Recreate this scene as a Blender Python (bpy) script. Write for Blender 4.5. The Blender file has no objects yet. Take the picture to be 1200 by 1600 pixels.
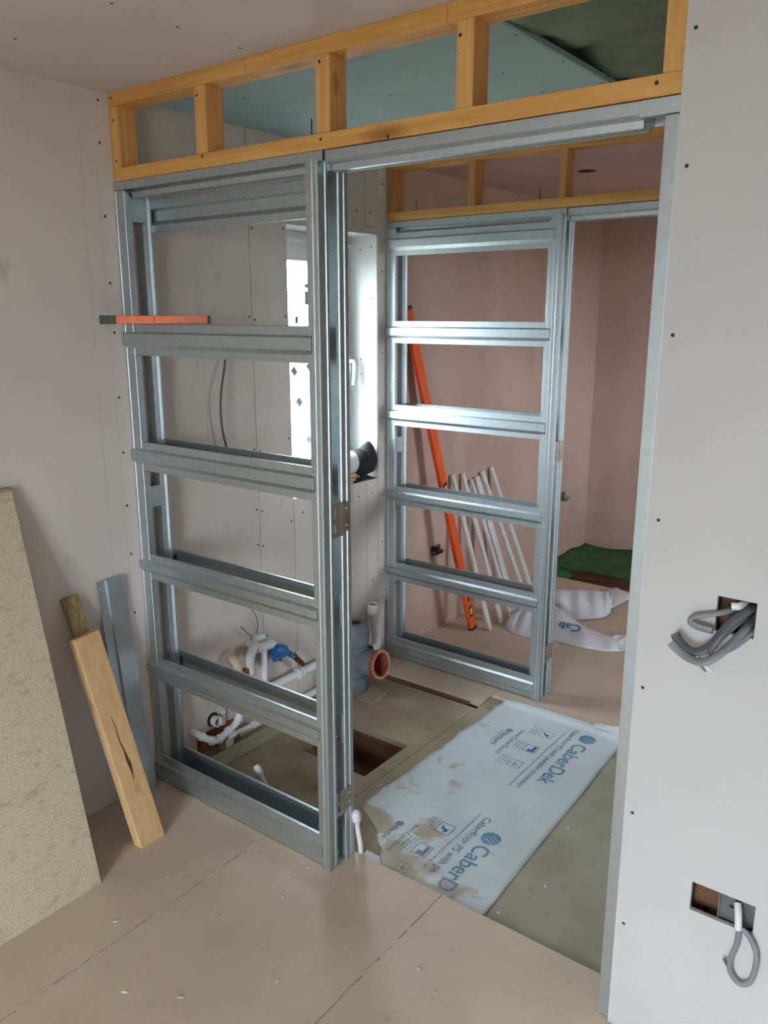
import bpy, bmesh, math, random
from mathutils import Vector, Matrix

# ------------------------------------------------------------------ camera
scene = bpy.context.scene
col = scene.collection
F_PX = 1266.57
YAW, PITCH = 0.64742, -0.23976
cam_d = bpy.data.cameras.new('camera')
cam_d.sensor_fit = 'VERTICAL'
cam_d.sensor_height = 32.0
cam_d.lens = F_PX / 1600.0 * 32.0
cam_d.clip_start = 0.05
cam = bpy.data.objects.new('camera', cam_d)
col.objects.link(cam)
fwd = Vector((-math.sin(YAW) * math.cos(PITCH), math.cos(YAW) * math.cos(PITCH), math.sin(PITCH)))
cam.location = (2.3672, -1.6910, 1.7306)
cam.rotation_euler = fwd.to_track_quat('-Z', 'Y').to_euler()
scene.camera = cam

# ------------------------------------------------------------------ daylight
world = bpy.data.worlds.new('overcast_sky')
scene.world = world
world.use_nodes = True
wn = world.node_tree.nodes
wn['Background'].inputs['Color'].default_value = (0.82, 0.92, 1.0, 1)
wn['Background'].inputs['Strength'].default_value = 20.0
scene.view_settings.view_transform = 'Standard'
scene.view_settings.look = 'None'
scene.view_settings.gamma = 1.0
scene.view_settings.use_curve_mapping = False
scene.view_settings.exposure = 0.42
scene.cycles.max_bounces = 10
scene.cycles.diffuse_bounces = 7


def portal(name, loc, rot, sx, sy):
    """marks a window opening so that daylight through it is sampled well; gives no light of its own"""
    d = bpy.data.lights.new(name, 'AREA')
    d.shape = 'RECTANGLE'
    d.size, d.size_y = sx, sy
    d.cycles.is_portal = True
    o = bpy.data.objects.new(name, d)
    o.location, o.rotation_euler = loc, rot
    col.objects.link(o)


R90 = math.pi / 2
# area lights shine along their local -Z
portal('bathroom_window_daylight', (-0.26, 1.0915, 1.52), (0, -R90, 0), 1.14, 0.60)
portal('assumed_door_daylight', (2.2, -4.26, 1.05), (R90, 0, 0), 1.3, 2.1)  # door opening assumed behind the camera, sized to set the near room's light
portal('assumed_far_window_daylight', (3.36, 2.75, 1.50), (0, R90, 0), 1.0, 0.9)  # window assumed out of view, sized to set the far room's light


# ------------------------------------------------------------------ helpers
def lin(c):
    return tuple(((v / 255.0) / 12.92 if v / 255.0 <= 0.04045 else ((v / 255.0 + 0.055) / 1.055) ** 2.4) for v in c)


def mat(name, c, c2=None, rough=0.7, metal=0.0, scale=6.0, stretch=(1, 1, 1), detail=4.0, lo=0.35, hi=0.65,
        bump=0.0, bscale=80.0, bstretch=None, knots=None, spec=0.5, rough_var=0.0, fine=None):
    m = bpy.data.materials.new(name)
    m.use_nodes = True
    nt = m.node_tree
    n, l = nt.nodes, nt.links
    b = n['Principled BSDF']
    b.inputs['Metallic'].default_value = metal
    b.inputs['Roughness'].default_value = rough
    b.inputs['Specular IOR Level'].default_value = spec
    a = lin(c)
    b.inputs['Base Color'].default_value = (*a, 1)
    tc = n.new('ShaderNodeTexCoord')
    mp = n.new('ShaderNodeMapping')
    mp.inputs['Scale'].default_value = stretch
    l.new(tc.outputs['Object'], mp.inputs['Vector'])
    cur = None
    if c2 is not None:
        nz = n.new('ShaderNodeTexNoise')
        nz.inputs['Scale'].default_value = scale
        nz.inputs['Detail'].default_value = detail
        l.new(mp.outputs['Vector'], nz.inputs['Vector'])
        rp = n.new('ShaderNodeValToRGB')
        rp.color_ramp.elements[0].position = lo
        rp.color_ramp.elements[1].position = hi
        rp.color_ramp.elements[0].color = (*a, 1)
        rp.color_ramp.elements[1].color = (*lin(c2), 1)
        l.new(nz.outputs['Fac'], rp.inputs['Fac'])
        cur = rp.outputs['Color']
        if rough_var:
            mr = n.new('ShaderNodeMapRange')
            mr.inputs['To Min'].default_value = rough - rough_var
            mr.inputs['To Max'].default_value = rough + rough_var
            l.new(nz.outputs['Fac'], mr.inputs['Value'])
            l.new(mr.outputs['Result'], b.inputs['Roughness'])
    for kk in ((knots, 'v'), (fine, 'n')):
        if kk[0] is None:
            continue
        kc, ks, kst, k0, k1 = kk[0]
        mp2 = n.new('ShaderNodeMapping')
        mp2.inputs['Scale'].default_value = kst
        l.new(tc.outputs['Object'], mp2.inputs['Vector'])
        if kk[1] == 'v':
            t = n.new('ShaderNodeTexVoronoi')
            t.inputs['Scale'].default_value = ks
            out = t.outputs['Distance']
        else:
            t = n.new('ShaderNodeTexNoise')
            t.inputs['Scale'].default_value = ks
            t.inputs['Detail'].default_value = 6
            out = t.outputs['Fac']
        l.new(mp2.outputs['Vector'], t.inputs['Vector'])
        mr = n.new('ShaderNodeMapRange')
        mr.inputs['From Min'].default_value = k0
        mr.inputs['From Max'].default_value = k1
        mr.inputs['To Min'].default_value = 1 if kk[1] == 'v' else 0
        mr.inputs['To Max'].default_value = 0 if kk[1] == 'v' else 1
        l.new(out, mr.inputs['Value'])
        mx = n.new('ShaderNodeMix')
        mx.data_type = 'RGBA'
        l.new(mr.outputs['Result'], mx.inputs[0])
        if cur is not None:
            l.new(cur, mx.inputs[6])
        else:
            mx.inputs[6].default_value = (*a, 1)
        mx.inputs[7].default_value = (*lin(kc), 1)
        cur = mx.outputs[2]
    if cur is not None:
        l.new(cur, b.inputs['Base Color'])
    if bump:
        mpb = n.new('ShaderNodeMapping')
        mpb.inputs['Scale'].default_value = bstretch or stretch
        l.new(tc.outputs['Object'], mpb.inputs['Vector'])
        nb = n.new('ShaderNodeTexNoise')
        nb.inputs['Scale'].default_value = bscale
        nb.inputs['Detail'].default_value = 4
        l.new(mpb.outputs['Vector'], nb.inputs['Vector'])
        bp = n.new('ShaderNodeBump')
        bp.inputs['Strength'].default_value = bump
        bp.inputs['Distance'].default_value = 0.002
        l.new(nb.outputs['Fac'], bp.inputs['Height'])
        l.new(bp.outputs['Normal'], b.inputs['Normal'])
    return m


M = {}
M['plaster'] = mat('plasterboard_paper', (213, 207, 204), (204, 198, 195), rough=0.85, scale=2.2, lo=0.3, hi=0.7,
                   bump=0.08, bscale=220, fine=((178, 170, 166), 9, (1, 1, 0.5), 0.66, 0.8))
M['plaster_bath'] = mat('plasterboard_bathroom', (208, 198, 192), (198, 188, 182), rough=0.85, scale=3, bump=0.08,
                        bscale=200, fine=((165, 155, 148), 12, (1, 1, 0.6), 0.64, 0.8))
M['plaster_cool'] = mat('plasterboard_partition', (194, 194, 194), (188, 188, 189), rough=0.8, scale=2.0, bump=0.06, bscale=240)
M['ceiling'] = mat('ceiling_board', (208, 199, 195), (199, 190, 187), rough=0.85, scale=1.6, lo=0.3, hi=0.7)
M['turquoise'] = mat('moisture_board', (166, 190, 190), (157, 181, 182), rough=0.85, scale=2, bump=0.05)
M['pink'] = mat('pink_plaster', (194, 167, 153), (178, 150, 138), rough=0.9, scale=1.4, detail=3, lo=0.35, hi=0.7,
                bump=0.12, bscale=30, fine=((200, 176, 164), 3, (1, 1, 0.35), 0.55, 0.75))
M['pink_ceiling'] = mat('pink_plaster_ceiling', (196, 166, 156), (182, 152, 144), rough=0.9, scale=1.3)
M['board_floor'] = mat('dusty_floor_board', (208, 190, 170), (196, 177, 158), rough=0.6, scale=3.0, detail=5, lo=0.35, hi=0.68,
                       bump=0.15, bscale=120, fine=((174, 156, 140), 16, (1, 0.8, 1), 0.66, 0.8))
M['chip_bath'] = mat('dirty_chipboard_floor', (170, 156, 132), (146, 131, 108), rough=0.85, scale=4.5, detail=6, lo=0.35, hi=0.65,
                     bump=0.3, bscale=160, fine=((108, 94, 72), 7, (1, 1.4, 1), 0.6, 0.74))
M['chip_grey'] = mat('green_grey_chipboard', (168, 164, 146), (154, 150, 132), rough=0.85, scale=5, bump=0.25, bscale=180,
                     fine=((136, 130, 112), 14, (1, 1, 1), 0.62, 0.8))
M['chip_panel'] = mat('chipboard_panel', (208, 198, 172), (184, 174, 148), rough=0.9, scale=150, detail=3, lo=0.3, hi=0.7,
                      bump=0.7, bscale=95, bstretch=(1, 1, 1.6), fine=((172, 160, 134), 22, (1, 1, 2.2), 0.56, 0.72))
M['chip_edge'] = mat('chipboard_edge', (176, 150, 112), (140, 116, 82), rough=0.95, scale=90, bump=0.5)
M['steel'] = mat('galvanised_steel', (196, 205, 209), (187, 197, 202), rough=0.46, metal=1.0, scale=40, stretch=(1, 1, 1),
                 detail=2, lo=0.3, hi=0.7, rough_var=0.05)
M['steel_dull'] = mat('dull_bracket_steel', (190, 184, 170), (170, 164, 152), rough=0.5, metal=1.0, scale=30)
M['steel_bright'] = mat('bright_aluminium', (240, 241, 242), (226, 228, 230), rough=0.38, metal=0.45, scale=20)
M['zinc_screw'] = mat('zinc_screw', (215, 215, 210), rough=0.25, metal=1.0)
M['black_screw'] = mat('black_drywall_screw', (36, 33, 32), rough=0.5)
M['timber_x'] = mat('treated_pine_lengthwise', (218, 168, 98), (198, 142, 72), rough=0.6, scale=10, stretch=(0.25, 6, 6), detail=4,
                    lo=0.3, hi=0.7, bump=0.06, bscale=12, knots=((120, 70, 30), 2.6, (1, 3.2, 3.2), 0.02, 0.24))
M['timber_z'] = mat('treated_pine_upright', (222, 172, 108), (202, 148, 82), rough=0.6, scale=10, stretch=(6, 6, 0.4), detail=4,
                    lo=0.3, hi=0.7, bump=0.06, bscale=12, knots=((126, 74, 34), 5.0, (2.0, 2.0, 1), 0.02, 0.2))
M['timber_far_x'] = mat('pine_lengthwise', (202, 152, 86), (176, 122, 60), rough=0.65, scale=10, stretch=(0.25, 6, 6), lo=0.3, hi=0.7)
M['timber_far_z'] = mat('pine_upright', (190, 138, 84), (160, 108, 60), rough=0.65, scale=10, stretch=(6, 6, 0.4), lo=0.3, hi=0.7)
M['offcut'] = mat('clean_pine', (218, 182, 136), (202, 164, 116), rough=0.6, scale=12, stretch=(5, 5, 0.4), lo=0.3, hi=0.7,
                  knots=((158, 104, 58), 7.5, (1.0, 1.4, 1.0), 0.0, 0.24))
M['crack'] = mat('dark_split', (84, 52, 28), rough=0.9)
M['treated'] = mat('green_treated_batten', (172, 156, 112), (132, 118, 80), rough=0.85, scale=30, stretch=(4, 4, 0.15), lo=0.35, hi=0.6, bump=0.4, bscale=30,
                   bstretch=(4, 4, 0.2))
M['joist'] = mat('dark_joist', (124, 86, 60), (92, 60, 42), rough=0.8, scale=10, stretch=(0.5, 4, 6), knots=((60, 36, 24), 4, (1, 2, 2), 0, 0.12))
M['insulation'] = mat('brown_insulation', (150, 104, 56), (96, 62, 34), rough=1.0, scale=30, bump=1.0, bscale=60)
M['dark'] = mat('dark_void', (46, 40, 36), (34, 30, 28), rough=1.0, scale=5)
M['batten_floor'] = mat('dusty_batten', (186, 178, 162), (164, 156, 140), rough=0.85, scale=14, stretch=(5, 0.4, 5), bump=0.2)
M['upvc'] = mat('white_upvc', (236, 238, 238), rough=0.3)
M['white_pipe'] = mat('white_plastic_pipe', (224, 224, 226), (206, 206, 206), rough=0.4, scale=14, lo=0.4, hi=0.75)
M['cream_pipe'] = mat('cream_plastic', (214, 204, 184), (190, 178, 156), rough=0.5, scale=20)
M['soil_grey'] = mat('grey_soil_pipe', (118, 122, 132), (98, 102, 112), rough=0.45, scale=9, lo=0.35, hi=0.7, fine=((146, 146, 148), 12, (1, 1, 1), 0.6, 0.8))
M['terracotta'] = mat('terracotta_plastic', (158, 84, 60), (132, 66, 48), rough=0.45, scale=12)
M['terracotta_rim'] = mat('pale_seal_rim', (206, 158, 138), (176, 124, 104), rough=0.6, scale=20)
M['blue'] = mat('blue_plastic', (44, 108, 178), (36, 92, 160), rough=0.4, scale=10)
M['brass'] = mat('dull_brass', (150, 124, 96), (110, 88, 66), rough=0.35, metal=1.0, scale=40)
M['copper_red'] = mat('red_brown_clip', (142, 66, 52), rough=0.6)
M['film'] = None
M['film_plain'] = mat('white_plastic_film', (222, 224, 232), (208, 210, 220), rough=0.35, scale=5, bump=0.3, bscale=22)
M['print_blue'] = mat('blue_print', (84, 132, 164), (104, 148, 176), rough=0.5, scale=20)
M['print_dark'] = mat('slate_blue_print', (92, 112, 136), (120, 136, 154), rough=0.5, scale=30)
M['print_strong'] = mat('strong_blue_print', (52, 102, 158), rough=0.5)
M['green_sheet'] = mat('green_membrane', (112, 134, 108), (84, 106, 82), rough=0.35, scale=6, bump=0.5, bscale=10)
M['green_floor'] = mat('green_plastic_sheet', (56, 104, 70), (40, 82, 54), rough=0.6, scale=9, bump=0.5, bscale=18)
M['orange'] = mat('orange_level', (240, 98, 36), (226, 84, 28), rough=0.4, scale=6)
M['orange_dull'] = mat('orange_bar', (236, 120, 72), (224, 104, 62), rough=0.5, scale=8)
M['black_plastic'] = mat('black_plastic', (44, 44, 44), rough=0.45)
M['black_grey'] = mat('charcoal_rubber', (66, 70, 66), (54, 58, 54), rough=0.6, scale=60)
M['vial'] = mat('yellow_vial', (214, 206, 90), rough=0.2)
M['black_cloth'] = mat('black_fabric', (30, 30, 36), (22, 22, 28), rough=0.8, scale=8, bump=0.4, bscale=25)
M['rule'] = mat('folding_rule_wood', (216, 186, 140), (198, 166, 118), rough=0.6, scale=20)
M['ink'] = mat('black_ink', (40, 36, 34), rough=0.7)
M['grey_cable'] = mat('grey_cable', (134, 138, 142), (116, 120, 126), rough=0.45, scale=16)
M['dark_cable'] = mat('dark_grey_cable', (92, 96, 104), (76, 80, 88), rough=0.45, scale=16)
M['thin_wire'] = mat('dark_wire', (88, 92, 84), rough=0.5)
M['white_wire'] = mat('pale_cable_core', (216, 218, 220), rough=0.4)
M['pencil'] = mat('pencil_line', (184, 175, 170), rough=0.9)
M['filler'] = mat('grey_joint_dust', (160, 146, 132), (206, 194, 180), rough=0.95, scale=30)
M['outside'] = mat('render_outside', (200, 200, 196), rough=0.9)


def film_material():
    m = mat('peel_film_with_dirt', (208, 215, 220), (198, 206, 213), rough=0.38, scale=5, bump=0.12, bscale=14)
    nt = m.node_tree
    n, l = nt.nodes, nt.links
    b = n['Principled BSDF']
    src = b.inputs['Base Color'].links[0].from_socket
    tc = next(x for x in n if x.type == 'TEX_COORD')
    nz = n.new('ShaderNodeTexNoise')
    nz.inputs['Scale'].default_value = 8.5
    nz.inputs['Detail'].default_value = 6
    nz.inputs['Distortion'].default_value = 0.8
    l.new(tc.outputs['Object'], nz.inputs['Vector'])
    sp = n.new('ShaderNodeSeparateXYZ')
    l.new(tc.outputs['Object'], sp.inputs['Vector'])
    # trodden mud lies thickest at the doorway end
    my = n.new('ShaderNodeMapRange')
    my.inputs['From Min'].default_value = 0.15
    my.inputs['From Max'].default_value = 0.75
    my.inputs['To Min'].default_value = 0.15
    my.inputs['To Max'].default_value = -0.10
    l.new(sp.outputs['Y'], my.inputs['Value'])
    mx_ = n.new('ShaderNodeMapRange')
    mx_.inputs['From Min'].default_value = 0.85
    mx_.inputs['From Max'].default_value = 1.30
    mx_.inputs['To Min'].default_value = 0.03
    mx_.inputs['To Max'].default_value = -0.14
    l.new(sp.outputs['X'], mx_.inputs['Value'])
    a1 = n.new('ShaderNodeMath')
    a1.operation = 'ADD'
    l.new(nz.outputs['Fac'], a1.inputs[0])
    l.new(my.outputs['Result'], a1.inputs[1])
    a2 = n.new('ShaderNodeMath')
    a2.operation = 'ADD'
    l.new(a1.outputs[0], a2.inputs[0])
    l.new(mx_.outputs['Result'], a2.inputs[1])
    mr = n.new('ShaderNodeMapRange')
    mr.inputs['From Min'].default_value = 0.555
    mr.inputs['From Max'].default_value = 0.68
    mr.inputs['To Max'].default_value = 0.82
    l.new(a2.outputs[0], mr.inputs['Value'])
    mx = n.new('ShaderNodeMix')
    mx.data_type = 'RGBA'
    l.new(mr.outputs['Result'], mx.inputs[0])
    l.new(src, mx.inputs[6])
    mx.inputs[7].default_value = (*lin((170, 150, 120)), 1)
    l.new(mx.outputs[2], b.inputs['Base Color'])
    return m


M['film'] = film_material()


class MB:
    def __init__(self):
        self.v, self.f = [], []

    def add(self, vs, fs):
        o = len(self.v)
        self.v += [tuple(p) for p in vs]
        self.f += [tuple(i + o for i in q) for q in fs]
        return self

    def box(self, x0, x1, y0, y1, z0, z1):
        vs = [(x, y, z) for x in (x0, x1) for y in (y0, y1) for z in (z0, z1)]
        return self.add(vs, [(0, 1, 3, 2), (4, 6, 7, 5), (0, 4, 5, 1), (2, 3, 7, 6), (0, 2, 6, 4), (1, 5, 7, 3)])

    def obox(self, a, b, u, w, t, off=(0, 0)):
        """bar from a to b, width w along u, thickness t across; off shifts along (u, n)"""
        a, b, u = Vector(a), Vector(b), Vector(u)
        d = (b - a).normalized()
        u = (u - d * u.dot(d)).normalized()
        n = d.cross(u)
        vs = []
        for p in (a, b):
            for i in (-0.5, 0.5):
                for j in (-0.5, 0.5):
                    vs.append(p + u * (i * w + off[0]) + n * (j * t + off[1]))
        return self.add(vs, [(0, 1, 3, 2), (4, 6, 7, 5), (0, 4, 5, 1), (2, 3, 7, 6), (0, 2, 6, 4), (1, 5, 7, 3)])

    def prism_x(self, prof, x0, x1):
        n = len(prof)
        vs = [(x0, y, z) for y, z in prof] + [(x1, y, z) for y, z in prof]
        fs = [tuple(range(n)), tuple(range(2 * n - 1, n - 1, -1))]
        fs += [(i, i + n, (i + 1) % n + n, (i + 1) % n) for i in range(n)]
        return self.add(vs, fs)

    def prism_z(self, prof, z0, z1):
        n = len(prof)
        vs = [(x, y, z0) for x, y in prof] + [(x, y, z1) for x, y in prof]
        fs = [tuple(range(n)), tuple(range(2 * n - 1, n - 1, -1))]
        fs += [(i, i + n, (i + 1) % n + n, (i + 1) % n) for i in range(n)]
        return self.add(vs, fs)

    def tube(self, pts, r, n=12, cap=True, flat=1.0):
        pts = [Vector(p) for p in pts]
        rs = r if isinstance(r, (list, tuple)) else [r] * len(pts)
        vs, up = [], None
        for i, p in enumerate(pts):
            d = (pts[min(i + 1, len(pts) - 1)] - pts[max(i - 1, 0)]).normalized()
            if up is None:
                up = Vector((0, 0, 1)) if abs(d.z) < 0.9 else Vector((0, 1, 0))
            s = d.cross(up)
            if s.length < 1e-4:
                s = d.cross(Vector((1, 0.3, 0)))
            s.normalize()
            up = s.cross(d).normalized()
            for k in range(n):
                t = 2 * math.pi * k / n
                vs.append(p + s * math.cos(t) * rs[i] + up * math.sin(t) * rs[i] * flat)
        fs = []
        for i in range(len(pts) - 1):
            for k in range(n):
                a, b = i * n + k, i * n + (k + 1) % n
                fs.append((a, b, b + n, a + n))
        if cap:
            fs.append(tuple(range(n - 1, -1, -1)))
            e = (len(pts) - 1) * n
            fs.append(tuple(range(e, e + n)))
        return self.add(vs, fs)

    def ring(self, a, b, r_out, r_in, n=28):
        """open-ended pipe with wall thickness"""
        a, b = Vector(a), Vector(b)
        d = (b - a).normalized()
        s = d.orthogonal().normalized()
        u = d.cross(s)
        vs = []
        for p, r in ((a, r_out), (b, r_out), (b, r_in), (a, r_in)):
            for k in range(n):
                t = 2 * math.pi * k / n
                vs.append(p + (s * math.cos(t) + u * math.sin(t)) * r)
        fs = []
        for q in range(4):
            for k in range(n):
                i, j = q * n + k, q * n + (k + 1) % n
                i2, j2 = ((q + 1) % 4) * n + k, ((q + 1) % 4) * n + (k + 1) % n
                fs.append((i, j, j2, i2))
        return self.add(vs, fs)

    def slab(self, axis, a0, a1, u0, u1, v0, v1, holes=()):
        """flat slab, thickness along axis, with rectangular holes (u0,u1,v0,v1)"""
        us = sorted({u0, u1, *[h[i] for h in holes for i in (0, 1)]})
        vs_ = sorted({v0, v1, *[h[i] for h in holes for i in (2, 3)]})
        us = [u for u in us if u0 <= u <= u1]
        vs_ = [v for v in vs_ if v0 <= v <= v1]

        def P(a, u, v):
            return {0: (a, u, v), 1: (u, a, v), 2: (u, v, a)}[axis]

        def solid(i, j):
            if i < 0 or j < 0 or i >= len(us) - 1 or j >= len(vs_) - 1:
                return False
            cu, cv = (us[i] + us[i + 1]) / 2, (vs_[j] + vs_[j + 1]) / 2
            return not any(h[0] < cu < h[1] and h[2] < cv < h[3] for h in holes)

        for i in range(len(us) - 1):
            for j in range(len(vs_) - 1):
                if not solid(i, j):
                    continue
                A, B, C_, D = us[i], us[i + 1], vs_[j], vs_[j + 1]
                for a in (a0, a1):
                    self.add([P(a, A, C_), P(a, B, C_), P(a, B, D), P(a, A, D)], [(0, 1, 2, 3)])
                for (di, dj, p, q) in ((-1, 0, (A, C_), (A, D)), (1, 0, (B, C_), (B, D)), (0, -1, (A, C_), (B, C_)), (0, 1, (A, D), (B, D))):
                    if not solid(i + di, j + dj):
                        self.add([P(a0, *p), P(a1, *p), P(a1, *q), P(a0, *q)], [(0, 1, 2, 3)])
        return self

    def grid(self, rows, thick=None):
        """rows of points -> quads"""
        n = len(rows[0])
        vs = [p for r in rows for p in r]
        fs = [(i * n + j, i * n + j + 1, (i + 1) * n + j + 1, (i + 1) * n + j) for i in range(len(rows) - 1) for j in range(n - 1)]
        return self.add(vs, fs)

    def dome(self, c, nrm, r, h, n=8):
        c, nrm = Vector(c), Vector(nrm).normalized()
        s = nrm.orthogonal().normalized()
        u = nrm.cross(s)
        vs = [c + (s * math.cos(2 * math.pi * k / n) + u * math.sin(2 * math.pi * k / n)) * r for k in range(n)]
        vs += [c + nrm * h * 0.8 + (s * math.cos(2 * math.pi * k / n) + u * math.sin(2 * math.pi * k / n)) * r * 0.6 for k in range(n)]
        vs.append(c + nrm * h)
        fs = [(k, (k + 1) % n, n + (k + 1) % n, n + k) for k in range(n)] + [(n + k, n + (k + 1) % n, 2 * n) for k in range(n)]
        return self.add(vs, fs)

    def build(self, name, material, parent=None, smooth=False, bevel=0.0, solid=0.0, subsurf=0):
        me = bpy.data.meshes.new(name)
        me.from_pydata(self.v, [], self.f)
        bm = bmesh.new()
        bm.from_mesh(me)
        bmesh.ops.remove_doubles(bm, verts=bm.verts, dist=1e-6)
        bmesh.ops.recalc_face_normals(bm, faces=bm.faces)
        bm.to_mesh(me)
        bm.free()
        me.materials.append(material)
        if smooth:
            me.polygons.foreach_set('use_smooth', [True] * len(me.polygons))
            if smooth != 'all':
                me.set_sharp_from_angle(angle=math.radians(40))
        o = bpy.data.objects.new(name, me)
        col.objects.link(o)
        if solid:
            md = o.modifiers.new('thickness', 'SOLIDIFY')
            md.thickness = solid
            md.offset = 0
        if subsurf:
            md = o.modifiers.new('smooth', 'SUBSURF')
            md.levels = md.render_levels = subsurf
        if bevel:
            md = o.modifiers.new('bevel', 'BEVEL')
            md.width = bevel
            md.segments = 2
            md.limit_method = 'ANGLE'
        if parent is not None:
            o.parent = parent
            w = Matrix.Translation(-Vector(WORLD_LOC.get(parent.name, (0, 0, 0))))
            o.matrix_parent_inverse = w
            WORLD_LOC[o.name] = (0, 0, 0)
        return o


WORLD_LOC = {}


def tag(o, label, cat=None, group=None, kind=None):
    o['label'] = label
    if cat:
        o['category'] = cat
    if group:
        o['group'] = group
    if kind:
        o['kind'] = kind
    return o


def thing(name, loc, label, cat, group=None, kind=None):
    o = bpy.data.objects.new(name, None)
    o.empty_display_size = 0.1
    o.location = loc
    col.objects.link(o)
    WORLD_LOC[o.name] = tuple(loc)
    return tag(o, label, cat, group, kind)


def stuff(o):
    o['kind'] = 'stuff'
    return o


def bez(pts, n=8):
    """Catmull-Rom through points"""
    P = [Vector(p) for p in pts]
    P = [P[0] * 2 - P[1]] + P + [P[-1] * 2 - P[-2]]
    out = []
    for i in range(1, len(P) - 2):
        for k in range(n):
            t = k / n
            out.append(0.5 * ((2 * P[i]) + (P[i + 1] - P[i - 1]) * t + (2 * P[i - 1] - 5 * P[i] + 4 * P[i + 1] - P[i + 2]) * t * t
                              + (3 * P[i] - P[i - 1] - 3 * P[i + 1] + P[i + 2]) * t ** 3))
    out.append(P[-2])
    return out


def disc_rows(mb, axis, pts, r=0.0045, h=0.0015):
    nrm = {0: (1, 0, 0), 1: (0, -1, 0), 2: (0, 0, -1)}[axis]
    for p in pts:
        mb.dome(p, nrm, r, h, 7)


rnd = random.Random(4)
D = 1.4596                    # front of the far partition
H = 2.40

# ================================================================== SETTING
# ---- near room floor: sheets laid side by side with open joints
fl = thing('floor', (1.8, -2.0, 0), 'dusty beige sheet floor of the near room', 'floor', kind='structure')
xs = [(-0.02, 0.5840), (0.5870, 1.2190), (1.2220, 1.842), (1.846, 2.466), (2.470, 3.09), (3.094, 3.75), (3.754, 4.40)]
for a, b in xs:
    MB().box(a, b, -4.3, 0.121, -0.022, 0.0).build('floor_board', M['board_floor'], fl, bevel=0.0012)
MB().box(-0.02, 4.42, -4.3, 0.121, -0.20, -0.0225).build('subfloor', M['dark'], fl)
for (x, ys) in ((0.5855, (-1.9, 0.0)), (1.2205, (-1.9, 0.10))):
    j = MB()
    y = ys[0]
    while y < ys[1]:
        ln = rnd.uniform(0.03, 0.11)
        w = rnd.uniform(0.0025, 0.0055)
        if rnd.random() < 0.8:
            e = min(y + ln, ys[1])
            xo = rnd.uniform(-0.001, 0.001)
            j.add([(x - w + xo, y, 0.0002), (x + w + xo, y + 0.004, 0.0002), (x + w * 0.7 + xo, e, 0.0002), (x - w * 0.6 + xo, e - 0.003, 0.0002),
                   (x + xo, (y + e) / 2, 0.0022)], [(0, 1, 4), (1, 2, 4), (2, 3, 4), (3, 0, 4)])
        y += ln + rnd.uniform(0, 0.03)
    stuff(j.build('joint_dust', M['filler'], fl))
# crumbs of debris on the near floor
cr = MB()
for (px, py) in ((0.484, -0.335), (0.636, -0.083), (0.757, -0.691), (0.887, -0.613), (0.66, -0.12), (0.80, -0.10), (0.84, -0.18), (0.70, -0.30),
                 (0.93, -0.35), (1.05, -0.42), (1.12, -0.22), (0.52, -0.55), (1.33, -0.16), (1.41, -0.20), (0.76, -0.05), (0.81, -0.03)):
    s = rnd.uniform(0.003, 0.007)
    a = rnd.uniform(0, 3)
    c, sn = math.cos(a), math.sin(a)
    cr.add([(px + c * s * 2, py + sn * s * 2, 0), (px - sn * s, py + c * s, 0), (px - c * s * 2, py - sn * s * 2, 0), (px + sn * s, py - c * s, 0),
            (px, py, s * 0.7)], [(0, 1, 4), (1, 2, 4), (2, 3, 4), (3, 0, 4)])
stuff(cr.build('floor_crumbs', M['filler'], fl))

# ---- bathroom floor: dirty chipboard with a square hole
ZB = -0.012
HX0, HX1, HY0, HY1 = 0.275, 0.612, 0.505, 0.795
fb = thing('floor', (1.3, 0.7, ZB), 'dirty brown chipboard floor of the bathroom with a cut hole', 'floor', kind='structure')
MB().slab(2, ZB - 0.022, ZB, -0.02, 0.668, 0.1225, 1.248, [(HX0, HX1, HY0, HY1)]).build('floor_board', M['chip_bath'], fb)
MB().box(0.6705, 1.279, 0.1225, 1.385, ZB - 0.022, ZB).build('floor_board', M['chip_bath'], fb)
MB().box(1.2815, 1.90, 0.1225, 1.385, ZB - 0.022, ZB).build('floor_board', M['chip_grey'], fb)
MB().box(1.9025, 2.72, 0.1225, 1.385, ZB - 0.022, ZB).build('floor_board', M['chip_grey'], fb)
# under the hole
MB().box(-0.02, 2.72, HY1 + 0.003, HY1 + 0.05, -0.24, ZB - 0.0225).build('joist', M['joist'], fb)
MB().box(-0.02, 2.72, HY0 - 0.06, HY0 - 0.012, -0.24, ZB - 0.0225).build('joist', M['joist'], fb)
MB().box(-0.02, 2.72, 1.252, 1.297, -0.24, -0.040).build('joist', M['joist'], fb)
MB().box(-0.3, 2.8, 0.1, 4.1, -0.30, -0.245).build('ground', M['dark'], fb)

# ---- far room floor
ff = thing('floor', (1.5, 2.3, 0), 'beige sheet floor of the far pink room', 'floor', kind='structure')
MB().box(-0.02, 0.668, 1.281, 3.19, -0.022, 0.0).build('floor_board', M['board_floor'], ff, bevel=0.001)
MB().box(0.6705, 1.32, 1.388, 3.14, -0.022, 0.0).build('floor_board', M['board_floor'], ff, bevel=0.001)
MB().box(1.3225, 2.4, 1.388, 4.0, -0.022, 0.0).build('floor_board', M['board_floor'], ff, bevel=0.001)
MB().box(2.4025, 3.42, 1.388, 4.0, -0.022, 0.0).build('floor_board', M['board_floor'], ff, bevel=0.001)
MB().box(0.14, 1.32, 3.43, 3.478, -0.242, -0.004).build('joist', M['joist'], ff)
MB().box(-0.02, 1.32, 3.85, 3.898, -0.242, -0.03).build('joist', M['joist'], ff)
strip = MB().box(0.0, 0.62, 1.262, 1.270, -0.03, -0.004).build('floor_strip', M['joist'], ff)

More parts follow.
